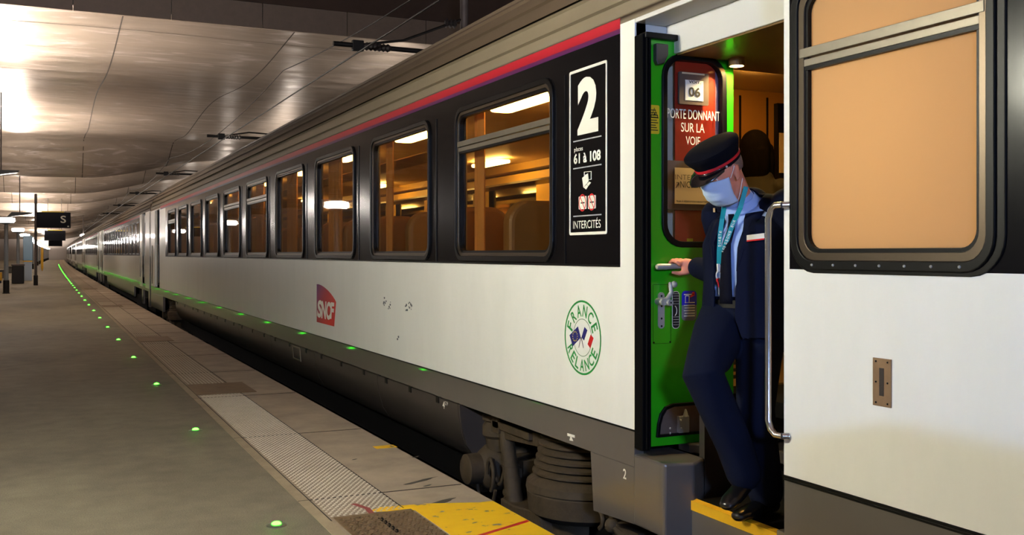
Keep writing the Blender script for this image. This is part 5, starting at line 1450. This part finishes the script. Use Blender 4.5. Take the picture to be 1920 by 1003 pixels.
mb = MB().use('ltext'); mb.box(k0.x-.009, k0.x+.009, k0.y-.005, k0.y+.004, k0.z-.022, k0.z+.012)
mb.tube([k0+V((.014*math.cos(t), 0, -.036+.016*math.sin(t))) for t in [i*.5 for i in range(13)]], .0028, 6); mb.build('clip', lan, bevel=.003)
def key(dx, m, w_, l, tilt):
    T = Matrix.Translation(k0+V((dx,-.006,-.048))) @ Matrix.Rotation(R(tilt), 4, 'Y')
    mb = MB().use(m); mb.box(-w_/2, w_/2, -.002, .002, -l, 0, T); mb.box(-w_*.8, w_*.8, -.0025, .0025, -.014, .0, T)
    return mb
mb = key(-.011, 'redp', .009, .045, -14); mb.build('red_tag', lan, bevel=.001)
key(.0, 'castm', .013, .068, 0).build('key', lan, bevel=.001); key(.014, 'castm', .009, .058, 9).build('key', lan, bevel=.001)
# name badge and pins
def patch(name, px0, py0, px1, py1, m, parent, lift=.008, th=.004, tilt=0, split=None):
    A, B, C_ = srf(px0, py0+tilt, lift), srf(px1, py0, lift), srf(px0, py1+tilt, lift)
    n_ = (V((0,0,H))-A).normalized(); mb = MB().use(m)
    P_ = lambda u, v, w_: A+(B-A)*u+(C_-A)*v+n_*w_
    mb.prism([(0,0),(1,0),(1,1),(0,1)], P_, 0, th)
    if split: mb.use(split).prism([(0,.78),(1,.78),(1,1.02),(0,1.02)], P_, 0, th+.001)
    return mb.build(name, parent, bevel=.0008)
patch('name_badge', 1400, 437, 1433, 449, 'ltext', jk, split='redp', tilt=4)
patch('lapel_pin', 1337, 390, 1341, 398, 'inwhite', jk); patch('lapel_badge', 1410, 384, 1417, 388, 'redp', jk)

# ---------------- passenger further inside ----------------
pp = V((4.077, 5.075, .67))
wom = thing('person', pp, 'dark-haired person standing in the dim corridor behind the person in uniform', 'person')
wf = V((.85,.53,0)).normalized(); ws = V((-.53,.85,0)).normalized(); wh = pp+V((0,0,1.32))+wf*.03
W = lambda f, s, u: wh+wf*f+ws*s+ZU*u
b = Soft(); b.ell(W(0,0,.01), (.07,.085,.10), (ws, wf, ZU)); b.ell(W(.03,0,-.05), (.05,.055,.06), (ws, wf, ZU)); b.ell(W(.09,0,-.01), (.01,.014,.02), (ws, wf, ZU))
b.limb([W(-.03,0,-.2), W(-.01,0,-.06)], [.05,.045])
b.loft([(pp+ZU*.72,.15,.10),(pp+ZU*.9,.13,.09),(pp+ZU*1.08,.16,.09)], ws)
for s_ in (-1, 1):
    b.limb([pp+ws*.15*s_+ZU*1.08, pp+ws*.2*s_+ZU*.85, pp+ws*.18*s_+wf*.08+ZU*.64], [.045,.038,.028])
    q0 = pp+ws*.18*s_+wf*.09+ZU*.6; b.ell(q0, (.018,.032,.042), (ws, wf, ZU))
    for i in range(4): a = q0+wf*(-.024+.016*i)-ZU*.03; b.limb([a, a-ZU*.03, a-ZU*.052-ws*.012*s_], [.009,.008,.007])
    b.limb([q0+wf*.028, q0+wf*.045-ZU*.02, q0+wf*.045-ZU*.042], [.011,.01,.008])
    b.limb([pp+ws*.08*s_+ZU*.7, pp+ws*.09*s_+ZU*.38, pp+ws*.09*s_+ZU*.06], [.085,.055,.04])
b.build('body', 'skin', wom, .007, 4)
hb = Soft(); hb.ell(W(-.025,0,.025), (.098,.10,.115), (ws, wf, ZU)); hb.loft([(W(-.05,0,.0),.10,.075),(W(-.06,0,-.12),.105,.06),(W(-.06,0,-.24),.09,.045)], ws)
for s_ in (-1, 1): hb.limb([W(.02,.075*s_,.02), W(.02,.085*s_,-.08), W(.02,.085*s_,-.2)], [.03,.03,.022])
hb.build('hair', 'darkhair', wom, .007, 3)
cb_ = Soft(); cb_.loft([(pp+ZU*.45,.20,.15),(pp+ZU*.8,.17,.13),(pp+ZU*1.02,.19,.13),(pp+ZU*1.13,.13,.09)], ws)
for s_ in (-1, 1): cb_.limb([pp+ws*.17*s_+ZU*1.08, pp+ws*.21*s_+ZU*.85, pp+ws*.18*s_+wf*.07+ZU*.66], [.065,.056,.045])
cb_.build('coat', 'coat', wom, .009, 4)
for s_ in (-1, 1):
    sh = Soft(); a = pp+ws*.09*s_; sh.loft([(a-wf*.05+ZU*.035,.032,.03),(a+wf*.05+ZU*.035,.04,.03),(a+wf*.14+ZU*.025,.034,.02)], ws); sh.limb([a+ZU*.04, a+ZU*.12], [.04,.042]); sh.build('shoe', 'shoe', wom, .007, 3)
tr2 = Soft()
for s_ in (-1, 1): tr2.limb([pp+ws*.08*s_+ZU*.7, pp+ws*.09*s_+ZU*.38, pp+ws*.09*s_+ZU*.09], [.10,.075,.06])
tr2.build('trousers', 'coat', wom, .009, 3)
